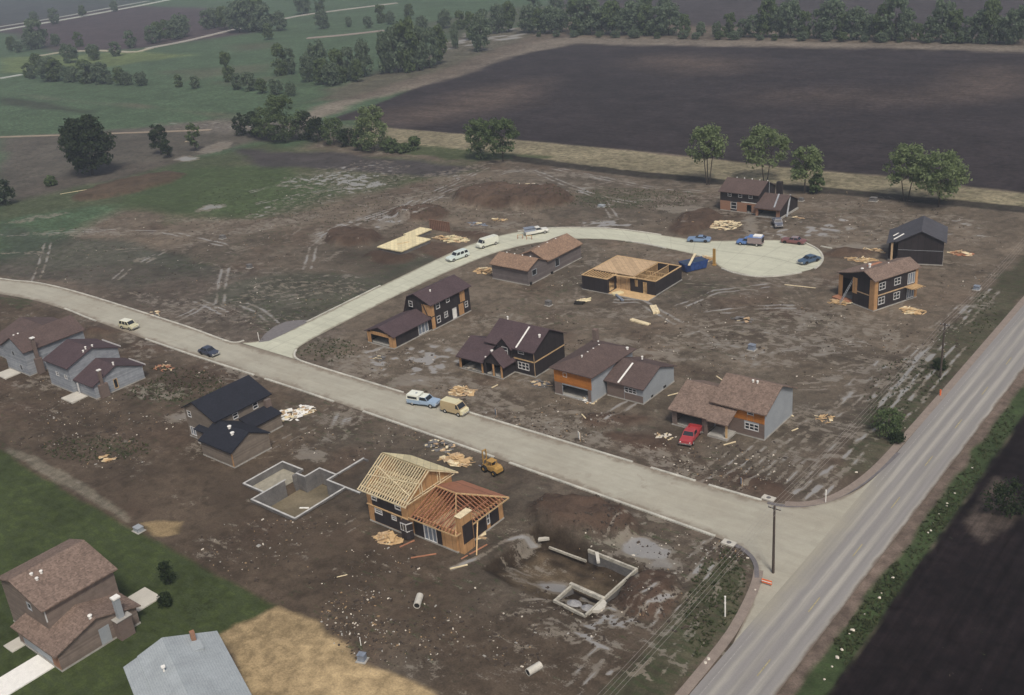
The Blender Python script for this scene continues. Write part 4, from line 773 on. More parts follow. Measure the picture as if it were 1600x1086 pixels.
# --- large black barn-like house
h = House('black_barn_house', 'large all black sheathed house with slate gable roof behind the tan plywood house', -61.1, 203.4, math.radians(17))
h.block(-8.5, 0, 0, 9.6, [(-8.5, 4.7), (-4.25, 6.9), (0, 4.9)], 'y', MT['black'], roofmat=MT['r_slate'], over=.5, endover=.4)
h.block(-10.3, -8.65, 2.2, 9, [(-10.3, 4.0), (-8.65, 4.7)], 'y', MT['black'], roofmat=MT['r_slate'], over=.35, endover=.3)
h.stick('porch_post', (-9.6, .6, 0), (-9.6, .6, 4.15), .4, .4, 'ply_tan'); h.panel('S', 0, -8.4, -.1, 2.9, 2.97, 'metal', 'belt_flashing')
m = MB(); m.extr([(-10.7, 3.96), (-8.6, 4.74), (-8.6, 4.84), (-10.7, 4.06)], 'y', .1, 2.1); h.put('porch_roof', m, MT['r_slate'])
h.stick('roof_plank', (-9.4, 1.2, 4.65), (-7.6, 2.6, 5.45), .3, .07, 'white'); h.stick('roof_plank', (-9.6, 3.6, 4.6), (-8.7, 4.5, 4.95), .25, .06, 'white')
# --- rotated plywood and black two storey house
a3 = math.radians(-22.5); h = House('plywood_corner_house', 'two storey black house with orange plywood corners, white windows and leaning ladder', -63.9, 174.9, a3)
L = 10.9
h.block(-5.2, 0, 0, L, [(-5.2, 6.0), (-2.4, 7.0), (0, 5.9)], 'y', MT['black'], E=[(1.1, 2.7, 3.7, 5.1, 'grid'), (4.9, 6.5, 3.7, 5.1, 'grid'), (8.3, 10.1, 3.1, 5.2, 'slider'), (1.1, 2.7, .9, 2.3, 'grid'), (4.9, 6.5, .9, 2.3, 'grid'), (8.3, 10.1, .3, 2.4, 'slider')], roofmat=MT['r_mix'], over=.4)
h.block(-9.6, -5.35, 1.0, 9.4, [(-9.6, 4.6), (-5.35, 5.7)], 'y', MT['black'], S=[(-8.6, -6.0, .17, 4.0, 'void')], roofmat=MT['r_mix'], over=.3)
h.panel('E', 0, -.03, .9, .1, 5.8); h.panel('E', 0, 10.25, L, .1, 5.8); h.panel('S', 0, -1.1, 0, .1, 5.8); h.panel('S', 0, -4.3, -1.15, 2.65, 2.85, 'ply_tan', 'belt_board'); h.panel('E', 0, .95, 10.2, 2.65, 2.9, 'ply_tan', 'belt_board')
h.panel('S', 1.0, -9.6, -8.6, .1, 4.3); h.panel('S', 0, -5.2, -4.1, 2.2, 5.2)
m = MB(); m.box(.05, 1.6, 7.8, 10.6, 2.6, 2.72)
for k in range(5): m.beam((.1, 8+k*.6, 2.78), (2.2, 8.1+k*.6, 2.78), .12, .06)
h.put('balcony_boards', m, MT['wood'])
m = MB(); m.beam((-6.4, -2.0, .1), (-5.5, .9, 5.5), .06, .08); m.beam((-6.0, -2.15, .1), (-5.1, .75, 5.5), .06, .08)
for k in range(12): t = (k+1)/13; m.beam((-6.4+.9*t, -2+2.9*t, .1+5.4*t), (-6+.9*t, -2.15+2.9*t, .1+5.4*t), .05, .05)
h.put('ladder', m, MT['metal'])
h.box('roof_opening', -6.9, -5.4, 5.2, 8.4, 4.9, 5.75, 'wood_red'); h.vent(-4.2, 3, 6.7, .22, .5); h.vent(-5.0, 2.0, 5.9, .22, .5); h.vent(-2.6, 6, 7.0, .1, .15); h.box('porch_deck', -9.6, -5.4, -.6, .9, -.2, .25, 'wood_red')
# --- timber framed house (open rafters)
h = House('timber_framed_house', 'unfinished house with open pale rafters over orange plywood walls and reddish raftered wing', -86.5, 81)
h.block(-93.6, -86.2, 77, 85.6, [(77, 5.05), (81.2, 7.7), (85.6, 5.05)], 'x', MT['ply'], S=[(-92.7, -91.7, 3.5, 4.5, 'win'), (-88.4, -87.3, 3.5, 4.5, 'win'), (-92.4, -91, 1.6, 2.4, 'win'), (-89.3, -88.4, 1.6, 2.3, 'win')])
h.panel('S', 77, -92.7+.0, -87.3, 2.75, 3.45, 'black'); h.panel('S', 77, -91.65, -88.45, 3.45, 4.9, 'black'); h.panel('S', 77, -92.7, -91.7, 4.55, 4.9, 'black'); h.panel('S', 77, -88.4, -87.3, 4.55, 4.9, 'black')
h.panel('S', 77, -92.6, -87.6, .25, 1.55, 'black'); h.panel('S', 77, -90.95, -89.35, 1.55, 2.5, 'black'); h.panel('S', 77, -88.35, -87.6, 1.55, 2.5, 'black'); h.panel('S', 77, -93.7, -86.1, 2.55, 2.7, 'wood', 'belt_board', .12)
def truss(x, y0, y1, ym, ze, zr, mat, wd=.07):
    m = MB(); m.beam((x, y0, ze), (x, ym, zr), wd, .16); m.beam((x, ym, zr), (x, y1, ze), wd, .16); m.beam((x, y0+.6, ze+.12), (x, y1-.6, ze+.12), wd, .1)
    for a in (.33, .67):
        yy = y0+(y1-y0)*a; m.beam((x, yy, ze+.15), (x, yy, ze+(zr-ze)*.66), wd, .1)
    h.put('roof_truss', m, mat)
NT = 21
for k in range(NT):
    x = -94.3+k*(8.6/(NT-1)); truss(x, 76.3, 86.3, 81.2, 4.95, 7.85, MT['wood_pale'])
m = MB(); m.beam((-94.4, 76.25, 4.95), (-85.6, 76.25, 4.95), .06, .2); m.beam((-94.4, 86.35, 4.95), (-85.6, 86.35, 4.95), .06, .2); h.put('fascia_board', m, MT['wood_pale'])
m = MB(); m.extr([(81.3, 7.96), (86.3, 5.06), (86.3, 5.13), (81.3, 8.03)], 'x', -94.3, -85.7); h.put('roof_sheathing', m, MT['plypale'])
m = MB(); m.beam((-94.2, 78.2, 6.22), (-86, 79.2, 6.8), .1, .05); m.beam((-93.8, 79.6, 7.02), (-86, 77.6, 5.86), .1, .05); h.put('purlin', m, MT['wood_pale'])
# lower wing
h.block(-86.0, -78.6, 77.6, 86.7, [(77.6, 3.1), (86.7, 3.1)], 'x', MT['ply'], S=[(-84.2, -82.0, .1, 2.3, 'slider')], E=[(83.4, 84.0, .8, 2.4, 'win')])
h.panel('S', 77.6, -85.9, -84.25, .2, 2.95, 'black'); h.panel('S', 77.6, -81.95, -81.1, .2, 2.95, 'black'); h.panel('E', -78.6, 78.5, 83.35, .25, 2.9, 'black'); h.panel('E', -78.6, 84.05, 85.8, .25, 2.9, 'black')
for k in range(14):
    x = -85.7+k*.54; yr = 82.1; zt = 5.0
    if x <= -82.2:
        m = MB(); m.beam((x, 76.9, 3.05), (x, yr, zt), .07, .15)
        h.put('rafter', m, MT['wood_red'])
    else:
        t = (-77.9-x)/(4.3); ye = 76.9+(yr-76.9)*t
        m = MB(); m.beam((x, 76.9, 3.05), (x, 76.9+(yr-76.9)*t, 3.05+1.95*t), .07, .15); h.put('rafter', m, MT['wood_red'])
for k in range(17):
    y = 77.4+k*.56; t = 1-abs(y-82.1)/5.2
    if t < .08: continue
    xx = -77.9-4.3*t; m = MB(); m.beam((-77.9, y, 3.05), (xx, y, 3.05+1.95*t), .07, .15); h.put('hip_rafter', m, MT['wood_red'])
m = MB(); m.beam((-77.9, 76.9, 3.08), (-82.2, 82.1, 5.08), .09, .2); m.beam((-77.9, 87.3, 3.08), (-82.2, 82.1, 5.08), .09, .2); m.beam((-86, 82.1, 5.08), (-82.2, 82.1, 5.08), .07, .2); m.beam((-77.85, 76.9, 3.05), (-77.85, 87.3, 3.05), .06, .2); m.beam((-86, 76.85, 3.05), (-77.85, 76.85, 3.05), .06, .18); h.put('ridge_board', m, MT['wood'])
m = MB(); m.face([(-86.0, 82.1, 5.17), (-82.2, 82.1, 5.17), (-77.9, 87.3, 3.17), (-86.0, 87.3, 3.17)]); m.face([(-86.0, 82.1, 5.13), (-86.0, 87.3, 3.13), (-77.9, 87.3, 3.13), (-82.2, 82.1, 5.13)]); h.put('roof_sheathing', m, MT['rsheath'])
m = MB()
for x in (-85, -83.4, -81.8, -80.2): m.box(x, x+.09, 77.8, 86.5, 2.7, 2.9)
h.put('ceiling_joist', m, MT['wood_red']); h.box('floor_deck', -85.8, -78.8, 77.8, 86.5, .17, .25, 'ply_tan')
m = MB(); m.plan([(-78.58, 77.8), (-77.7, 77.8), (-77.7, 79.9), (-78.58, 79.9)], -.2, 5.2); ch = h.put('chimney', m, MT['ply'])
h.panel('E', -77.7, 77.95, 79.8, 1.3, 4.0, 'black', 'sheathing_panel')
m = MB(); m.box(-78.66, -77.64, 77.72, 79.98, 5.2, 5.28); h.put('chimney_cap', m, MT['wood_pale'], ch)
m = MB(); m.plan([(-87.3, 76.97), (-86.9, 76.2), (-85.9, 76.2), (-85.5, 76.97)], .5, 2.5); bay = h.put('bay_window', m, MT['black']); m = MB(); m.plan([(-87.32, 76.98), (-86.92, 76.16), (-85.88, 76.16), (-85.48, 76.98)], 2.3, 2.45); m.plan([(-87.32, 76.98), (-86.92, 76.16), (-85.88, 76.16), (-85.48, 76.98)], 1.2, 1.32); m.box(-86.9, -86.8, 76.13, 76.19, 1.32, 2.3); m.box(-86.0, -85.9, 76.13, 76.19, 1.32, 2.3); m.box(-86.44, -86.36, 76.13, 76.19, 1.32, 2.3); h.put('frame', m, MT['trim'], bay)
m = MB(); m.plan([(-86.85, 76.19), (-85.95, 76.19), (-85.95, 76.15), (-86.85, 76.15)], 1.5, 2.3); h.put('pane', m, MT['glass'], bay)
m = MB(); m.plan([(-87.25, 76.95), (-86.85, 76.12), (-85.95, 76.12), (-85.45, 76.95)], .1, 1.3); h.put('bay_base', m, MT['black'])
h.stick('prop_board', (-77.9, 81, 3.0), (-76.2, 78.4, .05), .16, .05, 'wood'); h.stick('prop_board', (-78.4, 80.3, 5.2), (-79.2, 80.8, 3.9), .1, .05, 'wood_pale')
# --- tan house with black shingles
h = House('black_roof_house', 'tan sided house with black roof and two white roof vents by the open block foundation', -129.5, 82)
h.block(-136.6, -128.9, 79, 89.6, [(-136.6, 5.05), (-133.8, 6.6), (-128.9, 4.6)], 'y', MT['tan'], S=[(-136.0, -135.0, 3.6, 4.7, 'win'), (-136.1, -134.3, .4, 1.9, 'slider')], E=[(82.3, 83.3, 3.3, 4.3, 'win'), (86.2, 87.2, 3.3, 4.4, 'win')], roofmat=MT['r_black'], over=.35, endover=.3)
h.block(-129.3, -121.6, 76.2, 83.1, [(76.2, 2.6), (79.65, 4.3), (83.1, 2.6)], 'x', MT['tan'], roofmat=MT['r_black'], over=.3, endover=.2)
h.block(-133.3, -129.45, 78.2, 80, [(78.2, 2.5), (80, 3.0)], 'x', MT['tan'], roofmat=MT['r_black'], over=.3, endover=.1)
h.block(-128.8, -125.8, 83.3, 88.9, [(-128.8, 2.9), (-125.8, 2.3)], 'y', MT['tan'], roofmat=MT['r_black'], over=.3, endover=.1)
h.panel('S', 76.2, -121.9, -121.58, 0, 2.55, 'ply', 'corner_board'); h.vent(-125.5, 79.2, 4.35, .25, .2); h.vent(-124, 78.5, 4.0, .25, .2); h.box('brick_chimney', -128.7, -128.1, 88.2, 89.2, 0, 4.2, 'brickbr')
# --- grey house
h = House('grey_gabled_house', 'grey sided house with brown roofs, white fascias and a concrete patio slab', -170, 83)
h.block(-177.2, -169.5, 77.9, 87.8, [(77.9, 4.9), (82.9, 6.7), (87.8, 4.9)], 'x', MT['grey'], S=[(-174.4, -173.4, 2.4, 3.2, 'win'), (-171.5, -170.6, 2.4, 3.2, 'win')], roofmat=MT['r_brown'], over=.4, endover=.3)
h.block(-169.4, -163.4, 78.6, 88.3, [(78.6, 2.5), (83.3, 4.5), (88.3, 2.5)], 'x', MT['grey'], E=[(82.3, 83.1, .4, 2.2, 'wood')], roofmat=MT['r_brown'], over=.4, endover=.3)
h.box('chimney', -163.3, -162.6, 79.3, 80.9, 0, 2.4, 'brickbr'); h.box('chimney_flue', -163.2, -162.8, 79.8, 80.3, 2.4, 5.0, 'brickbr'); h.box('flue_cap', -163.3, -162.7, 79.7, 80.4, 5.0, 5.15, 'white')
m = MB(); m.beam((-169.3, 88.3, 5.05), (-175.4, 88.3, 5.05), .08, .25); h.put('fascia_board', m, MT['trim']); m = MB(); m.beam((-163.1, 88.8, 2.55), (-168.4, 88.8, 2.55), .08, .25); h.put('fascia_board', m, MT['trim'])
h.vent(-170.2, 82.3, 6.75, .15, .3); h.vent(-169.9, 81.6, 6.4, .15, .3); h.vent(-163.6, 83.2, 4.8, .15, .3); h.vent(-170.2, 83.6, 6.6, .15, .3)
h.box('patio_slab', -169.6, -166, 75.4, 78.4, -.2, .12, 'slab'); h.box('patio_post', -168.2, -168, 78.1, 78.3, 0, 2.2, 'trim')
# --- maroon roofed house at left edge
h = House('maroon_roof_house', 'blue grey house with maroon roof and tall thin chimney, cut by the left edge', -190, 84)
h.block(-192.5, -184.5, 77.6, 89.6, [(-192.5, 4.7), (-188.0, 7.0), (-184.5, 4.9)], 'y', MT['grey'], S=[(-189.4, -188.4, 3.2, 4.2, 'dark'), (-187.6, -186.6, .6, 1.8, 'dark')], roofmat=MT['r_mar'], over=.4, endover=.3)
h.block(-201, -192.65, 79.5, 92, [(79.5, 3.2), (86, 5.4), (92, 3.2)], 'x', MT['grey'], roofmat=MT['r_mar'], over=.4, endover=.3)
h.box('chimney', -184.3, -183.5, 79, 80.2, 0, 3.0, 'brickbr'); h.box('chimney_flue', -184.2, -183.7, 79.3, 79.9, 3.0, 7.0, 'brickbr'); h.box('flue_cap', -184.3, -183.5, 79.2, 80.0, 7.0, 7.15, 'white')
h.box('patio_slab', -191.6, -187.6, 74.4, 77.4, -.2, .12, 'slab'); h.vent(-188.2, 79.2, 7, .14, .25); h.vent(-189.3, 78.8, 6.6, .14, .25)
# --- finished brown house lower left
h = House('finished_brown_house', 'finished brown house with mottled shingle roofs and brick chimney on the green lawn', -107, 43)
h.block(-115, -105.4, 38.4, 47.2, [(-115, 6.2), (-111.6, 7.3), (-105.4, 5.75)], 'y', MT['brn'], S=[(-109.4, -108.4, 4.2, 5.2, 'dark')], roofmat=MT['r_mix'], over=.45, endover=.4)
h.block(-110.5, -101.3, 36.9, 46.8, [(36.9, 2.35), (41.9, 3.95), (46.8, 2.35)], 'x', MT['brn'], S=[(-109.5, -103, .17, 2.2, 'void')], roofmat=MT['r_mix'], over=.5, endover=.3)
h.panel('S', 36.9+.05, -109.5, -103, .17, 2.2, 'greylt', 'garage_door', .02); h.panel('S', 36.9, -102.9, -101.3, .1, 2.2, 'brickor', 'brick_facing')
h.panel('E', -105.4, 38.4, 38.55, 3.9, 5.7, 'trim', 'corner_board'); h.panel('E', -101.3, 41.9, 43.2, .1, 2.3, 'greylt', 'side_panel')
h.box('chimney', -101.28, -100.2, 43.7, 45.5, -.1, 2.5, 'brickbr'); h.box('chimney_shoulder', -101.28, -100.1, 43.6, 45.6, 2.5, 2.6, 'conc'); h.box('chimney_stack', -101.1, -100.5, 44.2, 44.9, 2.6, 5.2, 'greylt'); h.box('chimney_cap', -101.2, -100.4, 44.1, 45.0, 5.2, 5.4, 'white')
h.vent(-110.6, 40.3, 7.1, .16, .3); h.vent(-110.1, 41.2, 7.1, .16, .3); h.vent(-109.5, 40.3, 6.9, .16, .3); h.vent(-101.6, 41.6, 4.1, .2, .3)
h.box('driveway_slab', -106.4, -102.8, 30, 36.8, -.2, .09, 'white'); h.box('entry_slab', -111.5, -109.45, 35.3, 37.6, -.2, .085, 'slab'); h.box('patio_slab', -107, -103.4, 47.9, 51.2, -.2, .1, 'slab')
# --- pale blue grey roofed building lower edge
h = House('pale_roof_house', 'low house showing mainly a broad pale blue grey roof beside the straw covered plot', -92.66, 39.75, math.radians(-20.6))
h.block(.4, 16, 2.0, 9.8, [(2.0, 3.25), (4.5, 4.2), (9.8, 2.5)], 'x', MT['grey'], roofmat=MT['r_grey'], over=.4, endover=.4)
h.block(.45, 15.9, .3, 1.8, [(.3, 2.55), (1.8, 3.05)], 'x', MT['grey'], roofmat=MT['r_grey'], over=.3, endover=.45)
m = MB(); m.cyl((5.2, 3.4, 3.6), (5.2, 3.4, 4.5), .1, .1, 8); m.box(5.0, 5.4, 3.2, 3.6, 4.5, 4.65); h.put('roof_vent', m, MT['white']); h.box('chimney', .9, 1.4, 7.2, 7.7, 3, 4.5, 'brickor')
m = MB(); m.box(1.7, 3.4, 6.4, 8.0, 3.25, 3.62); h.put('roof_curb', m, MT['r_grey'])
# --- block foundation
h = House('block_foundation', 'open concrete block basement foundation with pale wall tops and no house on it', -108, 77, cat='foundation')
def fwall(pts, z0, z1, closed=False, th=.3):
    m = MB(); n = len(pts)
    for i in range(n if closed else n-1):
        a = pts[i]; b = pts[(i+1) % n]
        x0, x1 = sorted((a[0], b[0])); y0, y1 = sorted((a[1], b[1]))
        if abs(x0-x1) < .6*abs(y0-y1): m.box(x0-th/2, x1+th/2, y0+th/2*(1 if i % 2 else 1), y1-th/2, z0, z1)
        else: m.box(x0-th/2, x1+th/2, y0-th/2, y1+th/2, z0, z1)
    return m
for pts in ([(-116.4, 73.8), (-111.9, 73.8)], [(-116.4, 81), (-112.0, 81)], [(-116.4, 73.8), (-116.4, 81)]): h.put('block_wall', fwall(pts, -1.2, .22), MT['concd'])
for pts in ([(-111.8, 71.6), (-102.6, 71.6)], [(-111.8, 71.6), (-111.8, 77.6)], [(-111.8, 78.9), (-111.8, 79.8)], [(-102.6, 71.6), (-102.6, 80.9)], [(-106.4, 80.9), (-102.6, 80.9)], [(-106.4, 80.9), (-106.4, 82.6)], [(-110, 82.6), (-106.4, 82.6)], [(-110, 79.8), (-110, 82.6)], [(-111.8, 79.8), (-110, 79.8)]): h.put('block_wall', fwall(pts, -2.5, .22), MT['concd'])
for pts in ([(-106.4, 82.8), (-106.4, 88)], [(-106.4, 88), (-105.6, 88)], [(-102.45, 80.9), (-99.8, 80.9)], [(-99.8, 80.9), (-99.8, 81.6)], [(-112, 79.9), (-112, 81)]): h.put('block_wall', fwall(pts, -.6, .2), MT['concd'])
m = MB()
for pts in ([(-116.4, 73.8), (-111.9, 73.8)], [(-116.4, 81), (-112.0, 81)], [(-116.4, 73.8), (-116.4, 81)], [(-111.8, 71.6), (-102.6, 71.6)], [(-111.8, 71.6), (-111.8, 77.6)], [(-102.6, 71.6), (-102.6, 80.9)], [(-106.4, 80.9), (-99.8, 80.9)], [(-106.4, 80.9), (-106.4, 88)], [(-110, 82.6), (-106.4, 82.6)], [(-110, 79.8), (-110, 82.6)], [(-111.8, 79.8), (-110, 79.8)]):
    x0, x1 = sorted((pts[0][0], pts[1][0])); y0, y1 = sorted((pts[0][1], pts[1][1])); k = len(m.f)
    m.box(x0-.13, x1+.13, y0-.13, y1+.13, .2, .26+random.random()*.02)
h.put('wall_cap', m, simple('pale_mortar_cap', (.46, .46, .44), .9))
h.box('shallow_slab', -116.2, -112, 74, 80.8, -.9, -.82, 'slab').data.materials[0] = simple('dusty_slab', (.30, .28, .22), .9)
h.box('basement_floor', -111.6, -102.8, 71.8, 82.4, -2.45, -2.35, simple('muddy_basement_floor', (.16, .135, .09), .9, .4, .25, 3, .2))
h.stick('leaning_board', (-103.5, 79.9, -.9), (-104.2, 74.5, -2.3), .16, .06, 'wood'); h.stick('leaning_board', (-107.6, 76.2, -2.3), (-106.4, 76.9, -2.3), .3, .08, 'white')
# --- footing in the excavation
h = House('poured_footing', 'pale poured concrete footing strips in the dug out plot at the lower centre', -61, 80, cat='foundation')
FT = simple('stained_footing_concrete', (.40, .38, .32), .9, .35, 1.2, 6, .3); m = MB(); m.beam((-65.2, 86.75, -.15), (-57.9, 86.5, -.15), .26, .45); h.put('footing', m, FT); m = MB(); m.beam((-65.2, 86.75, -1.1), (-57.9, 86.5, -1.1), .2, 1.5); h.put('stem_wall', m, MT['concd']); m = MB(); m.beam((-71, 86.3, -1.55), (-65.2, 86.2, -1.4), .22, .3); h.put('footing', m, FT); m = MB(); m.beam((-72.9, 86.6, -1.2), (-71.6, 87.2, -.9), .5, .3); h.put('footing', m, MT['slab'])
for p_, q_ in (((-58.0, 86.6, -.1), (-58.2, 76.0, -.1)), ((-58.1, 76.0, -.1), (-62.8, 76.4, -.1)), ((-62.75, 76.4, -.2), (-62.75, 80.0, -.2))):
    m = MB(); m.beam(p_, q_, .24, .45); h.put('footing', m, FT); m = MB(); m.beam((p_[0], p_[1], p_[2]-.95), (q_[0], q_[1], q_[2]-.95), .2, 1.5); h.put('stem_wall', m, MT['concd'])
m = MB(); m.beam((-63, 79.9, -.05), (-58.2, 79.7, -.05), .38, .5); h.put('footing', m, FT); m = MB(); m.beam((-63.9, 86.7, .02), (-62.7, 85.3, -.1), .4, .3); h.put('footing', m, MT['slab'])
m = MB(); m.plan([(-58, 77.2), (-57.3, 77.6), (-57.1, 78.4), (-57.4, 79.2), (-58, 79.5)], -.3, .12); h.put('footing_pad', m, MT['slab'])
for px_, lab in (((895, 938), 'left small grey gravel heap inside the pale footing'), ((917, 944), 'right small grey gravel heap inside the pale footing')):
    x, y = W(*px_); bm_ = bmesh.new(); bmesh.ops.create_icosphere(bm_, subdivisions=4, radius=1.0)
    for v in bm_.verts:
        rr_ = math.hypot(v.co.x, v.co.y); v.co.z = max(0, (1-rr_))*.75*(1 if v.co.z > 0 else 0)-(.5 if v.co.z <= 0 else 0)+random.uniform(-.02, .02)
    me = bpy.data.meshes.new('gravel_heap'); bm_.to_mesh(me); bm_.free(); me.materials.append(simple('grey_gravel', (.27, .27, .275), .95, .25, 3, 12, .3)); o = bpy.data.objects.new('gravel_heap', me); COL.objects.link(o); o.location = (x, y, gz(x, y)-.1); tag(o, lab, 'gravel heap')
# --- plywood deck
h = House('plywood_floor_deck', 'bright pale plywood floor deck on a low foundation, still without walls', -173, 167, cat='floor deck')
h.box('floor_deck', -176.5, -168.5, 160, 170, .75, 1.0, 'plypale'); h.box('floor_deck', -177.5, -173.7, 170, 176, .75, .996, 'plypale')
h.box('foundation', -176.3, -168.7, 160.2, 169.9, -.5, .75, 'concd'); h.box('foundation', -177.3, -173.9, 169.9, 175.9, -.5, .75, 'concd')
h.stick('board_on_deck', (-173.2, 163.4, 1.03), (-171.8, 166, 1.03), .25, .06, 'wood')
h = House('framed_wall_panel', 'reddish brown wall panel standing framed behind the pale plywood deck', -173, 178, cat='wall panel')
m = MB(); m.box(-176.2, -169.6, 178.05, 178.1, .1, 2.6); h.put('sheathing', m, simple('weathered_brown_sheathing', (.17, .10, .075)))
m = MB(); m.box(-176.3, -169.5, 177.95, 178.05, 2.5, 2.65)
for k in range(12): m.box(-176.3+k*.61, -176.22+k*.61, 177.95, 178.05, 0, 2.5)
h.put('stud_frame', m, simple('brown_stud', (.22, .13, .09)))
# ---------------- vehicles --------------------------------------------------
def loft(secs, m=0):
    """secs: list of (x, halfw_bottom, halfw_top, zb, zt)"""
    b = MB(); n = 8
    for x, w0, w1, zb, zt in secs:
        zm = zb+(zt-zb)*.55
        b.v += [(x, -w0*.92, zb), (x, -w0, zb+.12), (x, -w0, zm), (x, -w1, zt), (x, w1, zt), (x, w0, zm), (x, w0, zb+.12), (x, w0*.92, zb)]
    for i in range(len(secs)-1):
        for j in range(n):
            k = (j+1) % n; b.f.append((i*n+j, (i+1)*n+j, (i+1)*n+k, i*n+k)); b.m.append(m)
    b.f.append(tuple(range(n))); b.f.append(tuple((len(secs)-1)*n+j for j in reversed(range(n)))); b.m += [m, m]
    return b
def cabin(t, xb0, xb1, xt0, xt1, wb, wt, zb, zt, bodymat, roofmat=None, side_win=2, rear=True, name='cabin'):
    lo = [(xb0, -wb, zb), (xb1, -wb, zb), (xb1, wb, zb), (xb0, wb, zb)]; hi = [(xt0, -wt, zt), (xt1, -wt, zt), (xt1, wt, zt), (xt0, wt, zt)]
    m = MB(); m.hexa(lo+hi); c = m.build(name, bodymat, t)
    r = MB(); r.hexa([(x, y, zt+.002) for x, y, _ in hi]+[(x*.96+(.04*(xt0+xt1)/2), y*.9, zt+.05) for x, y, _ in hi]); r.build('roof', roofmat or bodymat, t)
    def win(A, B, C, D, a0=.06, a1=.94, b0=.12, b1=.9):
        A, B, C, D = map(Vector, (A, B, C, D)); n = (B-A).cross(D-A).normalized()
        def P(u, v): return (A*(1-u)+B*u)*(1-v)+(D*(1-u)+C*u)*v
        pts = [P(a0, b0), P(a1, b0), P(a1, b1), P(a0, b1)]
        ctr = sum(pts, Vector())/4; cc = Vector(((xb0+xb1)/2, 0, (zb+zt)/2))
        if n.dot(ctr-cc) < 0: n = -n
        w_ = MB(); w_.hexa([p-n*.01 for p in pts]+[p+n*.012 for p in pts]); w_.build('window', MT['glass'], c)
    win(lo[1], lo[2], hi[2], hi[1])
    if rear: win(lo[0], lo[3], hi[3], hi[0])
    for a, b in ((0, 1), (3, 2)):
        for k in range(side_win): win(lo[a], lo[b], hi[b], hi[a], k/side_win+.04, (k+1)/side_win-.03)
def wheels(t, xs, wy, r=.34, wd=.22):
    for x in xs:
        for s in (-1, 1):
            m = MB(); m.cyl((x, s*(wy-wd), r), (x, s*wy, r), r, r, 14); w_ = m.build('wheel', MT['rubber'], t)
            m = MB(); m.cyl((x, s*(wy-.04), r), (x, s*(wy+.012), r), r*.55, r*.5, 10); m.build('rim', MT['rim'], w_)
def bumpers(t, x0, x1, w_, z=.5):
    for x in (x0, x1):
        m = MB(); m.box(x-.06, x+.06, -w_, w_, z-.09, z+.09); m.build('bumper', MT['chrome'], t)
def lights(t, xf, xr, w_, z):
    for s in (-1, 1):
        m = MB(); m.cyl((xf-.02, s*w_, z), (xf+.035, s*w_, z), .1, .09, 8); m.build('headlight', MT['white'], t)
        m = MB(); m.box(xr-.03, xr+.02, s*w_-.1, s*w_+.1, z-.06, z+.06); m.build('tail_light', simple('red_lens', (.25, .02, .02), .4) if 'red_lens' not in bpy.data.materials else bpy.data.materials['red_lens'], t)
def arches(t, xs, w_, z):
    for x in xs:
        for s in (-1, 1):
            m = MB(); m.extr([(x-.42, .22), (x-.36, .56), (x-.2, .72), (x+.2, .72), (x+.36, .56), (x+.42, .22)], 'x', 0, 1)
            m.v = [(a2, s*(w_-.01) if a == 0 else s*(w_+.006), z_) for (a, a2, z_) in m.v]; m.build('wheel_arch', MT['dark'], t)
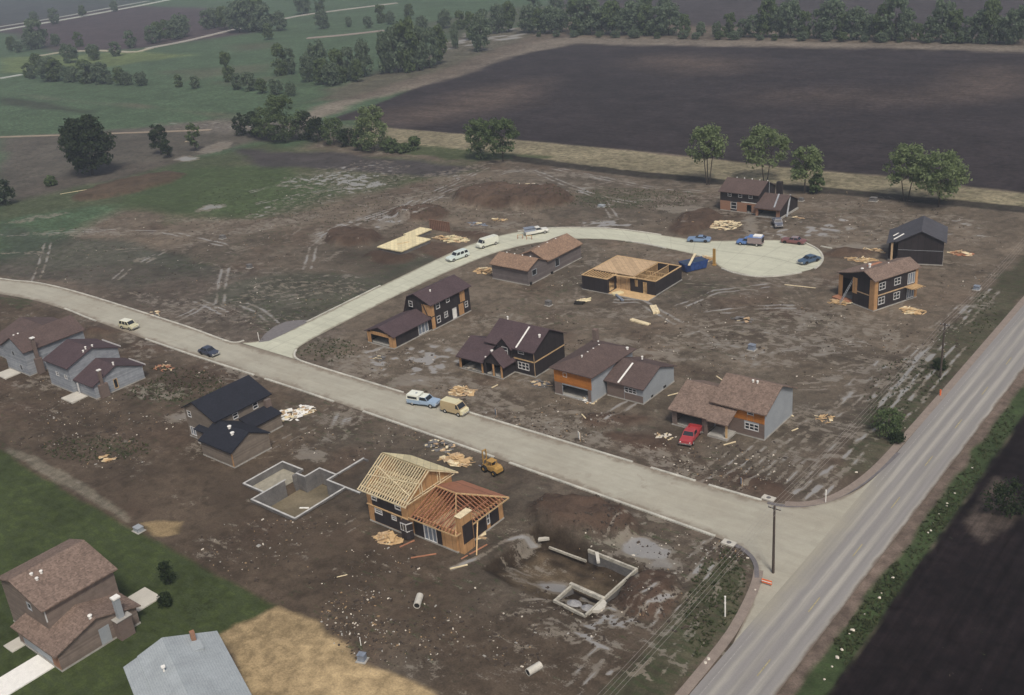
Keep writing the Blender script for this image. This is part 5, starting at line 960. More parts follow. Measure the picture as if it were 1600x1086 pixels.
def vehicle(kind, px0, px1, label, cat, col, front='b', L=5., col2=None, name=None):
    """px0, px1 = photo pixels at the two ends of its near side on the ground; front a or b; body centre lies further from the camera"""
    a = np.array(W(*px0)); b = np.array(W(*px1)); mid = (a+b)/2; d = b-a; ang = math.atan2(d[1], d[0])
    if front == 'a': ang += math.pi
    nrm = np.array([-d[1], d[0]])/np.hypot(*d)
    if nrm @ mid < 0: nrm = -nrm
    c = mid+nrm*.95; z = .022
    t = thing(name or (kind if kind != 'ute' else 'box_truck'), (c[0], c[1], max(z, gz(c[0], c[1]))), label, cat, ang)
    P = paint('paint_'+label.split()[0]+kind, col); P2 = paint('paint2_'+label.split()[0]+kind, col2) if col2 else P
    h = L/2
    if kind in ('sedan', 'coupe'):
        loft([(-h, .80, .72, .34, .78), (-h+.25, .92, .84, .24, .90), (-h+1.2, .95, .86, .22, .95), (.0, .96, .88, .22, .95), (h-1.6, .95, .86, .22, .93), (h-.25, .92, .84, .24, .86), (h, .82, .74, .34, .74)]).build('body', P, t)
        if kind == 'sedan': cabin(t, -1.55, 1.05, -1.0, .35, .86, .70, .93, 1.42, P, P2)
        else: cabin(t, -1.7, .9, -.75, .1, .86, .66, .93, 1.34, P, P2, 1)
        wheels(t, (-h+1.05, h-1.0), .95, .33); arches(t, (-h+1.05, h-1.0), .965, 0); bumpers(t, -h-.02, h+.02, .9, .46); lights(t, h, -h, .66, .64)
    elif kind in ('pickup', 'camper_pickup', 'rack_pickup'):
        loft([(.0, .95, .9, .38, 1.08), (h-1.75, .95, .9, .38, 1.08), (h-.25, .95, .88, .38, 1.02), (h, .90, .82, .42, .96)]).build('body', P, t)
        cabin(t, -.35, 1.3, -.25, .75, .92, .76, 1.06, 1.66, P, P2 if kind == 'camper_pickup' else P, 1)
        m = MB(); m.box(-h, .02, -.97, .97, .5, .62); m.box(-h, 0, -.98, -.86, .4, 1.06); m.box(-h, 0, .86, .98, .4, 1.06); m.box(-h, -h+.08, -.86, .86, .45, 1.06); m.box(-.38, -.3, -.9, .9, .5, 1.06); m.build('cargo_bed', P, t)
        if kind == 'camper_pickup':
            m = MB(); m.hexa([(-h, -.97, 1.07), (-.4, -.97, 1.07), (-.4, .97, 1.07), (-h, .97, 1.07), (-h+.05, -.9, 1.85), (-.45, -.9, 1.85), (-.45, .9, 1.85), (-h+.05, .9, 1.85)]); cp = m.build('camper_shell', P2, t)
            for s in (-1, 1):
                m = MB(); m.box(-h+.25, -.7, s*.955-.03, s*.955+.03, 1.22, 1.6); m.build('window', MT['glass'], cp)
            m = MB(); m.box(-1.4, -1.1, -.15, .15, 1.85, 1.93); m.build('roof_hatch', MT['metal'], cp)
        if kind == 'rack_pickup':
            m = MB(); m.hexa([(-h-.3, -1.0, 1.1), (-.4, -1.0, 1.1), (-.4, -.85, 1.1), (-h-.3, -.85, 1.1), (-h-.3, -.5, 1.75), (-.4, -.5, 1.75), (-.4, -.35, 1.75), (-h-.3, -.35, 1.75)]); m.build('glass_load', MT['bluegrey'], t)
            m = MB(); m.box(-h-.2, -.4, -.9, .9, 1.7, 1.76); m.build('rack_top', MT['bluegrey'], t)
        wheels(t, (-h+1.0, h-.95), .97, .37); arches(t, (h-.95,), .955, 0); bumpers(t, -h-.05, h+.05, .94, .55); lights(t, h, -h, .7, .8)
    elif kind == 'van':
        loft([(-h, .9, .8, .38, 1.95), (-h+.15, .96, .86, .34, 2.02), (h-1.35, .96, .86, .34, 2.02)]).build('body', P, t)
        m = MB(); m.hexa([(h-1.36, -.95, .36), (h-.35, -.95, .36), (h-.35, .95, .36), (h-1.36, .95, .36), (h-1.36, -.92, 1.2), (h-.45, -.9, 1.12), (h-.45, .9, 1.12), (h-1.36, .92, 1.2)]); m.build('front_body', P, t)
        cabin(t, h-1.9, h-.55, h-1.9, h-1.15, .93, .82, 1.12, 1.96, P, P2, 1, False)
        m = MB(); m.box(-h+.1, h-1.4, -.78, .78, 2.02, 2.05); m.build('roof', P2, t)
        m = MB(); m.hexa([(h-.36, -.92, .36), (h, -.86, .4), (h, .86, .4), (h-.36, .92, .36), (h-.46, -.9, 1.12), (h-.02, -.8, .95), (h-.02, .8, .95), (h-.46, .9, 1.12)]); m.build('bonnet', P2, t)
        wheels(t, (-h+.95, h-.85), .98, .36); bumpers(t, -h-.03, h+.04, .92, .46); lights(t, h, -h, .66, .76)
    elif kind == 'wagon':
        loft([(-h, .88, .82, .3, .95), (-h+.2, .94, .86, .26, 1.02), (h-1.5, .95, .87, .26, 1.02), (h-.25, .94, .84, .28, .95), (h, .86, .76, .36, .84)]).build('body', P, t)
        cabin(t, -h+.15, 1.15, -h+.45, .55, .88, .74, 1.0, 1.72, P, P2, 3)
        wheels(t, (-h+1.05, h-.95), .96, .35); arches(t, (-h+1.05, h-.95), .955, 0); bumpers(t, -h-.03, h+.03, .92, .5); lights(t, h, -h, .68, .72)
    elif kind == 'ute':
        loft([(.6, .92, .86, .34, 1.0), (h-1.5, .93, .86, .34, 1.0), (h-.25, .93, .84, .36, .94), (h, .86, .78, .4, .86)]).build('body', P, t)
        cabin(t, .35, 1.55, .4, 1.1, .88, .72, .98, 1.6, P, P, 1)
        m = MB(); m.box(-h, .3, -1.05, 1.05, .62, 1.95); bx = m.build('box_body', P2, t)
        m = MB(); m.box(-h-.02, .32, -1.07, 1.07, 1.95, 2.0); m.build('box_roof', P, bx)
        m = MB(); m.box(-h+.2, -.8, -.9, .6, 2.0, 2.25); m.build('roof_load', MT['white'], bx)
        m = MB(); m.box(-h-.03, -h, -.8, .8, .75, 1.8); m.build('rear_door', MT['dark'], bx)
        wheels(t, (-h+1.1, h-.9), .98, .36); bumpers(t, -h-.05, h+.04, .9, .5); lights(t, h, -h, .66, .7)
    return t
vehicle('wagon', (185, 513), (208, 518), 'small cream white topped utility vehicle on the left part of the dusty main street', 'utility vehicle', (.55, .53, .36), 'b', 4.3, (.72, .72, .6), 'utility_vehicle')
vehicle('sedan', (310, 553), (331, 560), 'dark blue grey sedan at the kerb near the street junction', 'car', (.05, .058, .085), 'b', 4.5)
vehicle('camper_pickup', (634, 632), (683, 640), 'pale blue pickup with a white camper shell parked behind the tan van', 'pickup truck', (.30, .40, .52), 'b', 5.4, (.74, .76, .66))
vehicle('van', (689, 644), (722, 653), 'tan van with a cream roof parked ahead of the pale blue camper pickup', 'van', (.42, .33, .19), 'b', 4.5, (.62, .58, .38))
vehicle('pickup', (1079, 703), (1099, 672), 'red pickup truck nosing out of the shingled garage', 'pickup truck', (.36, .05, .055), 'a', 5.3)
vehicle('wagon', (704, 411), (735, 400), 'white wagon on the side street, nearer the camera than the white van', 'station wagon', (.58, .66, .62), 'a', 5.6)
vehicle('van', (751, 390), (780, 381), 'white delivery van on the side street ahead of the sawhorses', 'van', (.66, .68, .58), 'a', 5.4)
vehicle('rack_pickup', (822, 370), (858, 364), 'white pickup carrying a blue grey load at the bend of the pale street', 'pickup truck', (.66, .66, .6), 'b', 5.6)
vehicle('coupe', (1073, 379), (1110, 380), 'light blue coupe at the far kerb of the pale street', 'car', (.17, .25, .38), 'a', 5.1)
vehicle('ute', (1151, 383), (1189, 386), 'blue cab truck with a brown box body and white roof load', 'truck', (.10, .19, .42), 'a', 5.6, (.26, .21, .21))
vehicle('sedan', (1219, 380), (1256, 384), 'faded brown red sedan at the far edge of the turning circle', 'car', (.19, .085, .08), 'a', 5.2, (.24, .2, .21))
vehicle('sedan', (1257, 415), (1281, 408), 'dark blue sedan parked inside the curved kerb of the turning circle', 'car', (.06, .10, .16), 'a', 4.9)
vehicle('pickup', (1212, 361), (1205, 344), 'dark grey pickup with a pale cab roof backed to the brick house garage', 'pickup truck', (.13, .14, .17), 'a', 5.3)
# --- forklift loaders
def loader(px, ang, label, col):
    x, y = W(*px); t = thing('forklift_loader', (x, y, max(gz(x, y), 0)), label, 'loader', ang); t.scale = (.86, .86, .86); Y_ = MT['yellow']
    loft([(-1.9, .7, .62, .6, 1.25), (-1.3, .85, .75, .5, 1.5), (-.5, .85, .8, .5, 1.45), (1.0, .7, .6, .5, 1.0), (1.5, .6, .5, .5, .95)]).build('body', Y_, t)
    m = MB()
    for a, b in ((-.6, -.6), (-.6, .6), (.7, -.6), (.7, .6)): m.beam((a, b, 1.0), (a*.85, b*.9, 2.1), .09, .09)
    m.build('roll_cage', Y_, t); m = MB(); m.box(-.65, .7, -.6, .6, 2.1, 2.18); m.build('canopy', MT['yellow'], t)
    m = MB(); m.box(-.45, .1, -.25, .25, 1.3, 1.45); m.box(-.5, -.38, -.25, .25, 1.4, 1.85); m.build('seat', MT['dark'], t)
    m = MB()
    for s in (-.38, .38): m.box(1.65, 1.83, s-.07, s+.07, .25, 3.5)
    m.box(1.68, 1.8, -.45, .45, 3.35, 3.5); m.box(1.68, 1.8, -.45, .45, 1.6, 1.75); m.box(1.84, 1.92, -.6, .6, .3, .8); m.build('mast', Y_, t)
    for s in (-.4, .4): m = MB(); m.box(1.92, 3.0, s-.06, s+.06, .3, .37); m.build('fork', MT['metal'], t)
    for xx, r, wd in ((1.0, .62, .35), (-1.25, .48, .3)):
        for s in (-1, 1):
            m = MB(); m.cyl((xx, s*.78, r), (xx, s*(.78+wd), r), r, r, 14); w_ = m.build('wheel', MT['rubber'], t); m = MB(); m.cyl((xx, s*(.78+wd-.03), r), (xx, s*(.8+wd), r), r*.45, r*.42, 10); m.build('rim', Y_, w_)
loader((770, 737), math.radians(172), 'yellow forklift loader with raised mast beside the timber framed house', 0)
x, y = W(1116, 414); t = thing('steel_post', (x, y, gz(x, y)), 'upright yellow steel mast standing beside the blue skip', 'mast'); m = MB(); m.box(-.28, .28, -.12, .12, -.2, 3.6); m.build('upright', MT['yellow'], t); m = MB(); m.box(-.4, .4, -.3, .3, -.1, .2); m.build('base', MT['yellow'], t)
# --- blue bin
x, y = W(1092, 424); t = thing('rubbish_skip', (-104.0, 181.0, -.05), 'large blue rubbish skip with a long pale board on top, beside the roofless house', 'skip', math.radians(62))
m = MB(); m.hexa([(-2.6, -1.1, .1), (2.2, -1.1, .1), (2.2, 1.1, .1), (-2.6, 1.1, .1), (-3.0, -1.2, 1.75), (2.6, -1.2, 1.75), (2.6, 1.2, 1.75), (-3.0, 1.2, 1.75)]); m.build('body', MT['bin'], t)
m = MB()
for k in range(6): m.beam((-2.5+k*.9, -1.2, .15), (-2.7+k*1.0, -1.27, 1.7), .1, .08)
m.box(-3.05, 2.65, -1.27, -1.2, 1.7, 1.85); m.box(-3.05, 2.65, 1.2, 1.27, 1.7, 1.85); m.build('rib', MT['bin'], t)
m = MB(); m.box(-2.9, 2.5, -1.1, 1.1, 1.76, 1.8); m.build('lid', simple('dark_bin_lid', (.04, .06, .10), .6), t)
m = MB(); m.beam((-103.2, 177.4, 1.95), (-105.6, 184.2, 2.05), .5, .08); tag(m.build('plank', MT['wood_pale']), 'long pale plank lying across the blue skip', 'plank')
# --- scrap lumber and rubbish heaps
def heap(px, r, n, label, mat='wood', hgt=.5, ln=(.5, 1.8), name='scrap_lumber_heap', cat='lumber heap', rect=None, panels=.3, pr=.6):
    R = random.Random(int(px[0]*7+px[1])); x, y = W(*px)
    if n > 9: r *= 1.18; n = int(n*1.5); hgt *= 1.15
    z0 = gz(x, y); m = MB()
    base = [((R.uniform(.7, 1.1)*r*math.cos(a)), R.uniform(.5, .8)*r*math.sin(a)) for a in [i*math.pi/5 for i in range(10)]]
    for k in range(n):
        rr_ = math.sqrt(R.random()); a = R.random()*6.28; cx, cy = r*rr_*math.cos(a), pr*r*rr_*math.sin(a); l = R.uniform(*ln)/2; th = R.uniform(-.9, .9)+(.7 if R.random() < .5 else 0); zz = .06+hgt*(1-rr_)*R.random()+.02*R.random()
        dz = R.uniform(-.12, .2)*l
        w_ = R.choice((.1, .14, .2)) if R.random() > panels else R.uniform(.35, .9)
        m.beam((cx-l*math.cos(th), cy-l*math.sin(th), zz-dz), (cx+l*math.cos(th), cy+l*math.sin(th), zz+dz), w_, .05, R.choice((0, 0, 0, 1, 2)))
    o = m.build(name, [MT[mat], MT['wood_pale'], MT['ply_tan']]); o.location = (x, y, z0); tag(o, label, cat); return o
heap((1103, 405), 1.3, 26, 'heap of yellowish boards between blue skip and yellow mast', mat='wood', hgt=1.1, pr=.9)
heap((606, 842), 1.5, 34, 'heap of orange lumber offcuts in front of the timber framed house')
heap((712, 719), 2.2, 46, 'wide scatter of lumber offcuts beside the yellow loader', panels=.5)
heap((722, 612), 1.9, 40, 'loose pile of lumber scraps behind the tan van', pr=.8)
heap((760, 424), 2.3, 50, 'heap of tan lumber scraps at the corner of the long grey house', hgt=.9)
heap((1345, 405), 2.7, 60, 'long spread of scrap lumber between turning circle and black barn like house', pr=.5)
heap((1312, 473), 1.5, 32, 'small scrap lumber heap at the left foot of the plywood corner house')
heap((1425, 486), 1.9, 34, 'thin scatter of offcuts right of the plywood corner house')
heap((1502, 396), 1.8, 26, 'faint pile of sticks near the right edge beyond the black barn like house', mat='wood_red')
heap((1133, 352), 3.0, 80, 'bright heap of broken boards and crates in front of the brick front house', mat='wood_pale', hgt=.5, pr=1.0, panels=.6, ln=(.4, 1.3))
heap((450, 650), 2.2, 46, 'pale heap of torn board and rubble right of the black roof house', mat='white', pr=.8, panels=.7, ln=(.3, 1.1))
heap((712, 373), 3.2, 50, 'spread of pale panels and lumber beside the plywood deck', mat='plypale', panels=.7, pr=.7, ln=(.8, 2.2))
heap((690, 372), 2.0, 24, 'tan lumber pile between plywood deck and framed wall panel', mat='wood', pr=.6)
heap((745, 350), 2.6, 26, 'blue grey and white rubbish strip below the large dirt mound', mat='bluegrey', pr=.4, panels=.5)
heap((780, 343), 1.8, 14, 'tan boards at the foot of the large dirt mound', mat='wood', pr=.4)
heap((688, 698), 2.4, 34, 'grey rubble along the kerb above the lumber scatter', mat='concd', pr=.5, panels=.8, ln=(.3, .9))
heap((920, 625), 1.4, 26, 'white rubble heap in front of the open split level garage', mat='white', panels=.7, ln=(.2, .6))
heap((1040, 682), 1.6, 14, 'scattered white stones left of the red pickup', mat='stone', panels=.5, ln=(.15, .35), hgt=.1)
heap((912, 468), 1.2, 8, 'pale boards lying below the roofless house', mat='plypale', panels=.8, ln=(1, 2.4), hgt=.15)
heap((300, 222), 3.5, 10, 'low grey rubble by the far track', mat='concd', pr=.4)
heap((830, 298), 3.5, 14, 'pale blocks on top of the large dirt mound', mat='stone', pr=.5, panels=.7)
heap((1245, 340), 1.2, 5, 'two pale boards right of the brick front house', mat='wood_pale', pr=.4, ln=(1.2, 2))
heap((168, 716), 1.3, 12, 'orange straw coloured scrap heap on the dirt left of the foundation', mat='wood', pr=.6, ln=(.3, .9), panels=.8)
heap((745, 840), 1.3, 6, 'plywood sheets beside the black end wall of the timber house', mat='ply_tan', panels=.9, ln=(1.2, 2.2), hgt=.1, pr=.5)
heap((480, 640), 1.6, 22, 'white rubble and board scraps near the kerb behind the black roof house', mat='white', panels=.5, ln=(.3, 1.4))
heap((1365, 392), 2.0, 24, 'scrap boards at the left wall of the black barn like house', pr=.5)
heap((845, 600), 1.6, 20, 'grey and tan building scraps at the cross gable house corner', mat='concd', panels=.6)
heap((1010, 590), 1.5, 16, 'small pale scraps in the dirt behind the split level house', mat='stone', ln=(.3, 1))
heap((735, 575), 1.4, 14, 'pale scraps left of the cross gable house garage', mat='stone', ln=(.3, 1))
heap((590, 560), 1.3, 12, 'pale scraps in front of the gambrel house garage', mat='concd', ln=(.3, 1))
heap((1290, 655), 1.5, 12, 'tan scraps on the open dirt right of the shingled house', ln=(.4, 1.2))
heap((1160, 500), 1.8, 12, 'grey scraps at the left of the rutted mud', mat='concd', ln=(.4, 1.2))
heap((240, 490), 1.6, 14, 'grey rubble between street and maroon roofed house', mat='concd', ln=(.3, 1))
heap((255, 575), 1.8, 18, 'reddish scraps right of the grey gabled house', mat='wood_red', ln=(.3, 1.2))
heap((375, 640), 1.2, 10, 'brick coloured rubble at the door of the black roof house', mat='wood_red', ln=(.3, .8))
heap((535, 905), .8, 1, 'single faint board on the open dirt', mat='wood_red')
def boards_stack(px, L, wd, hg, ang, label, mat='wood_pale', name='lumber_stack', cat='lumber stack', nb=4):
    x, y = W(*px); t = MB(); R = random.Random(int(px[0]))
    for k in range(nb): t.box(-L/2+R.uniform(-.15, .15), L/2+R.uniform(-.15, .15), -wd/2+wd*k/nb, -wd/2+wd*(k+1)/nb-.02, 0, hg*R.uniform(.85, 1))
    o = t.build(name, MT[mat]); o.location = (x, y, gz(x, y)+.02); o.rotation_euler = (0, 0, math.radians(ang)); tag(o, label, cat)
boards_stack((1023, 485), 3.6, 1.3, .45, -48, 'pale stack of sheet lumber below the roofless house, upper of two'); boards_stack((1000, 504), 4.4, .9, .3, -8, 'long pale lumber stack below the roofless house, lower of two')
boards_stack((968, 466), 3.6, .5, .35, -35, 'blue grey strip of roofing or siding at the front of the roofless house', 'bluegrey'); boards_stack((965, 459), 2.2, 1.4, .3, 60, 'cream boards leaning in the recess of the roofless house', 'plypale')
boards_stack((905, 473), 2.0, 1.1, .4, 20, 'dark flat pack on the dirt left below the roofless house', 'dark')
for i, (px, L, a, lab) in enumerate([((662, 869), 3.2, 48, 'single long board lying below the lower wing of the timber house'), ((636, 850), 2.2, 75, 'short board next to the orange offcut heap'), ((741, 862), 4.2, 80, 'long board running from chimney base of timber house to the pit edge'), ((717, 886), 2.2, 55, 'short pale board at the pit edge'),
        ((773, 604), 1.4, 85, 'upright looking pale stick lying behind the tan van'), ((912, 652), 1.6, -32, 'pale board in front of the split level house'), ((1250, 447), 6.0, 8, 'long pale beam on the dirt left of the plywood corner house'), ((1230, 646), 2.6, -20, 'pale board right of the shingled house, upper one'), ((1242, 672), 1.2, 70, 'short pale board right of the shingled house'), ((1140, 693), 2.0, 60, 'board lying beside the shingled house porch slab'),
        ((1052, 616), 2.0, 60, 'board lying between split level and shingled house'), ((1125, 592), 2.2, -30, 'pale plank behind the shingled house'), ((1245, 604+40), .1, 0, None), ((475, 648), 3.8, 72, 'long cream beam by the torn board heap'), ((115, 300), 8, 62, 'long white pipe or beam in the meadow at far left'), ((712, 634-10), 1.2, 40, 'short tan board right of the white camper')]):
    if not lab: continue
    x, y = W(*px); m = MB(); m.box(-L/2, L/2, -.09, .09, 0, .1); o = m.build('board', MT['wood_pale' if i not in (0, 1, 2) else 'wood_red']); o.location = (x, y, gz(x, y)+.04); o.rotation_euler = (0, 0, math.radians(a)); tag(o, lab, 'board', 'loose boards on the dirt')
# --- pipes, boxes, posts, signs
def pipe(px, px2, r, label):
    a = W(*px); b = W(*px2); z = gz(*a)+r; t = thing('concrete_pipe', (a[0], a[1], z), label, 'concrete pipe', 0, 'concrete pipes on the dirt')
    d = Vector((b[0]-a[0], b[1]-a[1], 0)); m = MB(); n = 16; dn = d.normalized(); s = dn.cross(Vector((0, 0, 1)))
    for R_, rev in ((r, 0), (r*.78, 1)):
        k = len(m.v)
        for e in (Vector(), d):
            for i in range(n): th = 2*math.pi*i/n; m.v.append(tuple(e+s*R_*math.cos(th)+Vector((0, 0, 1))*R_*math.sin(th)))
        for i in range(n): j = (i+1) % n; m.f.append((k+i, k+n+i, k+n+j, k+j) if not rev else (k+i, k+j, k+n+j, k+n+i)); m.m.append(0)
    for e in (0, n):
        for i in range(n): j = (i+1) % n; m.f.append((e+i, e+j, 2*n+e+j, 2*n+e+i)); m.m.append(0)
    m.build('pipe_shell', MT['slab'], t, fixn=True); mm = MB()
    mm.cyl(dn*.02, dn*.05, r*.77, r*.77, n); mm.build('pipe_mouth', MT['dark'], t)
pipe((652, 952), (657, 936), .42, 'short pale concrete pipe on bare dirt, nearer the lawn'); pipe((825, 1056), (845, 1044), .42, 'pale concrete pipe lying at the bottom edge of the dirt lot')
def box_thing(px, sx, sy, sz, label, mat, cat, name, rot=0, pad=True):
    x, y = W(*px); t = thing(name, (x, y, gz(x, y)), label, cat, math.radians(rot))
    m = MB(); m.hexa([(-sx/2, -sy/2, .08), (sx/2, -sy/2, .08), (sx/2, sy/2, .08), (-sx/2, sy/2, .08), (-sx/2*.96, -sy/2*.9, sz), (sx/2*.96, -sy/2*.9, sz), (sx/2*.96, sy/2, sz*1.04), (-sx/2*.96, sy/2, sz*1.04)]); m.build('cabinet', MT[mat], t)
    m = MB(); m.box(-sx/2-.04, sx/2+.04, -sy/2-.04, sy/2+.04, sz*1.03, sz*1.03+.05); m.build('lid', MT[mat], t)
    if pad: m = MB(); m.box(-sx/2-.2, sx/2+.2, -sy/2-.2, sy/2+.2, -.1, .08); m.build('pad', MT['conc'], t)
box_thing((566, 1031), .8, .7, .8, 'grey electrical cabinet at the edge of the straw', 'bluegrey', 'electrical cabinet', 'electrical_cabinet', 20); box_thing((857, 476), 1., .9, .9, 'dark green box behind the gambrel house yard', 'concd', 'electrical cabinet', 'electrical_cabinet')
box_thing((1175, 546), 1.1, .9, .9, 'small blue grey box in the rutted mud', 'bluegrey', 'electrical cabinet', 'electrical_cabinet'); box_thing((1526, 452), 1.0, .9, .7, 'small dark box near the far right corner of the site', 'bluegrey', 'electrical cabinet', 'electrical_cabinet')
box_thing((217, 829), 1.2, .9, .6, 'pale blue crate on the lawn edge', 'greylt', 'crate', 'crate'); box_thing((404, 852), .1, .1, .1, 'tiny grey stake box on the dirt', 'metal', 'stake', 'stake')
box_thing((1252, 313), 1.0, .9, .7, 'dark manhole box near the field right of the brick house', 'concd', 'electrical cabinet', 'electrical_cabinet'); box_thing((348, 372), 1.2, 1.1, .8, 'dark manhole ring in the meadow, left one', 'concd', 'manhole', 'manhole_ring'); box_thing((390, 418), 1.1, 1.0, .8, 'dark manhole ring in the meadow, right one', 'concd', 'manhole', 'manhole_ring'); box_thing((1365, 314), 1.6, 1.3, .8, 'dark manhole ring in front of the two right field trees', 'concd', 'manhole', 'manhole_ring')
box_thing((940, 355-32), 1.6, 1.2, .5, 'pale block beyond the bend of the street', 'greylt', 'block', 'concrete_block')
def post(px, hgt, r, label, mat='white', name='marker_post', cat='post'):
    x, y = W(*px); m = MB(); m.cyl((0, 0, -.3), (0, 0, hgt), r, r, 8); m.cyl((0, 0, hgt), (0, 0, hgt+.04), r*1.3, r*.6, 8); m.cyl((0, 0, hgt*.62), (0, 0, hgt*.7), r*1.25, r*1.25, 8); o = m.build(name, MT[mat]); o.location = (x, y, gz(x, y)); tag(o, label, cat); return o
post((1133, 963), 2.7, .09, 'tall white post on the grass verge below the junction'); post((1290, 785), 1.9, .07, 'white post on the dirt above the junction corner'); post((405, 532), 1.7, .06, 'white post at the asphalt apron of the side street'); post((564, 1008), 1.1, .05, 'pale pipe stub beside the grey electrical cabinet')
def sign(px, wd, hg, label, mat, rot=-35):
    x, y = W(*px); t = thing('lot_sign', (x, y, gz(x, y)), label, 'sign', math.radians(rot)); m = MB(); m.box(-wd/2, wd/2, -.03, .03, .35, .35+hg); m.build('board', MT[mat], t)
    for s in (-1, 1): m = MB(); m.box(s*wd*.4-.04, s*wd*.4+.04, .03, .09, -.2, .35+hg); m.build('stake', MT['wood'], t)
sign((775, 650), .8, .9, 'small blue grey lot sign by the kerb right of the tan van', 'bluegrey'); sign((905, 688), .7, 1.1, 'white lot sign by the kerb below the split level house', 'white'); sign((1158, 760), .35, .9, 'tiny blue sign above the kerb near the junction', 'bluegrey'); sign((1198, 915), 1.2, .5, 'orange and white barricade board at the junction corner', 'orange', 5)
m = MB(); m.box(-.58, .58, -.04, -.032, .55, .68); o = m.build('white_stripe', MT['white'], bpy.data.objects[[o.name for o in bpy.data.objects if o.get('label', '').startswith('orange and white')][0]])
post((1469, 618), 1.0, .12, 'orange marker on the verge beside the arterial road', 'orange')
def sawhorse(px, label):
    x, y = W(*px); t = thing('sawhorse', (x, y, .02), label, 'sawhorse', .5, 'sawhorses at the side street'); m = MB(); m.beam((-.7, 0, .9), (.7, 0, .9), .12, .12); m.build('top_beam', MT['wood'], t)
    for a in (-.6, .6):
        for b in (-.3, .3): m = MB(); m.beam((a, b, 0), (a, 0, .88), .08, .08); m.build('leg', MT['wood_red'], t)
sawhorse((813, 373), 'dark sawhorse left of the white loaded pickup'); sawhorse((827, 374), 'dark sawhorse directly in front of the white loaded pickup')
# drain inlets: pale concrete slabs on the kerb
for px, lab in (((1201, 779), 'pale concrete drain inlet on the upper kerb near the junction'), ((1139, 849), 'pale concrete drain inlet on the lower kerb near the junction')):
    x, y = W(*px); t = thing('drain_inlet', (x, y, -.05), lab, 'drain inlet'); m = MB(); m.box(-.85, .85, -.5, .5, -.2, .2); m.build('slab', MT['slab'], t); m = MB(); m.cyl((0, 0, .2), (0, 0, .23), .3, .3, 12); m.build('cover', MT['concd'], t)
# verge stones
st = None
for k, (a, b) in enumerate([(1395, 903), (1377, 927), (1374, 934), (1351, 960), (1327, 991), (1332, 985), (1315, 1016), (1308, 1028), (1300, 1042), (1467, 803), (1458, 817), (1454, 829), (1479, 790), (1480, 786), (1519, 731), (1288, 1062), (1107, 1030), (1102, 1036), (1180, 922), (1414, 669), (1338, 738), (1450, 833), (1492, 770)]):
    x, y = W(a, b)
    if st is None:
        bm_ = bmesh.new(); bmesh.ops.create_icosphere(bm_, subdivisions=2, radius=.22); R = random.Random(2)
        for v in bm_.verts: v.co *= R.uniform(.8, 1.25); v.co.z *= .6
        me = bpy.data.meshes.new('verge_stone'); bm_.to_mesh(me); bm_.free(); me.materials.append(MT['stone']); st = bpy.data.objects.new('verge_stone', me); COL.objects.link(st); o = st
    else: o = st.copy(); COL.objects.link(o)
    s = random.uniform(.3, .85); o.scale = (s*random.uniform(.9, 1.6), s, s); o.rotation_euler = (0, 0, random.random()*3); o.location = (x, y, gz(x, y)+.08)
    tag(o, 'pale stone lying on the grass verge of the arterial road', 'stone', 'pale stones along the arterial verge')
# ---------------- utility poles and wires -----------------------------------
def upole(px, hgt, label):
    x, y = W(*px); t = thing('utility_pole', (x, y, gz(x, y)), label, 'utility pole'); m = MB(); m.cyl((0, 0, -.5), (0, 0, hgt), .17, .12, 10); m.build('pole', MT['pole'], t)
    m = MB(); m.beam((-.75, 0, hgt-.35), (.75, 0, hgt-.35), .08, .1); m.build('crossarm', MT['pole'], t)
    for s in (-.68, -.25, .25, .68): m = MB(); m.cyl((s, 0, hgt-.28), (s, 0, hgt-.1), .06, .04, 6); m.build('insulator', MT['metal'], t)
    return Vector((x, y, gz(x, y)+hgt))
p1 = upole((1208, 895), 9.15, 'tall dark utility pole at the junction corner'); p2 = upole((1469, 590), 9.2, 'faint utility pole near the arterial road beyond the junction')
p3 = Vector((p1.x*2-p2.x, p1.y*2-p2.y, p1.z)); p0 = Vector((p2.x*2-p1.x, p2.y*2-p1.y, p2.z))
for s in (-.68, -.25, .25, .68):
    m = MB()
    for a, b in ((p0, p2), (p2, p1), (p1, p3)):
        prev = None
        for k in range(13):
            u = k/12; q_ = a*(1-u)+b*u+Vector((s, 0, -.15-.9*4*u*(1-u)))
            if prev is not None: m.cyl(prev, q_, .013, .013, 4, caps=False)
            prev = q_
    tag(m.build('power_wire', MT['wire']), 'thin sagging power wire strung between the two utility poles', 'wire', 'power wires on the utility poles')
# ---------------- trees -------------------------------------------------------
def leafmat(name, c1, c2):
    q = N(name); p = q.coord('Object'); a = q.noise(p, .6, 4, .6); b = q.noise(p, 3.5, 2)
    c = q.mix(q.lin(q.math('ADD', q.math('MULTIPLY', a, .7), q.math('MULTIPLY', b, .3)), .38, .62, 0, 1), c1, c2); q.l(c, q.b.inputs['Base Color']); q.b.inputs['Roughness'].default_value = .8; q.b.inputs['Specular IOR Level'].default_value = .1
    tl = q.n('ShaderNodeBsdfTranslucent'); q.l(c, tl.inputs[0]); mx = q.n('ShaderNodeMixShader'); mx.inputs[0].default_value = .52; q.l(q.b.outputs[0], mx.inputs[1]); q.l(tl.outputs[0], mx.inputs[2]); q.l(mx.outputs[0], q.t.nodes['Material Output'].inputs[0])
    return q.m
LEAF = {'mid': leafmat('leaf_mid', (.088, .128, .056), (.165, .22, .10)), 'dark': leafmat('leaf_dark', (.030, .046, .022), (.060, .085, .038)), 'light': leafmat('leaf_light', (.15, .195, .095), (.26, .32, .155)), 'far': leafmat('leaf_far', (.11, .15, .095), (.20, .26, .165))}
BARK = simple('bark', (.055, .045, .038), .95)
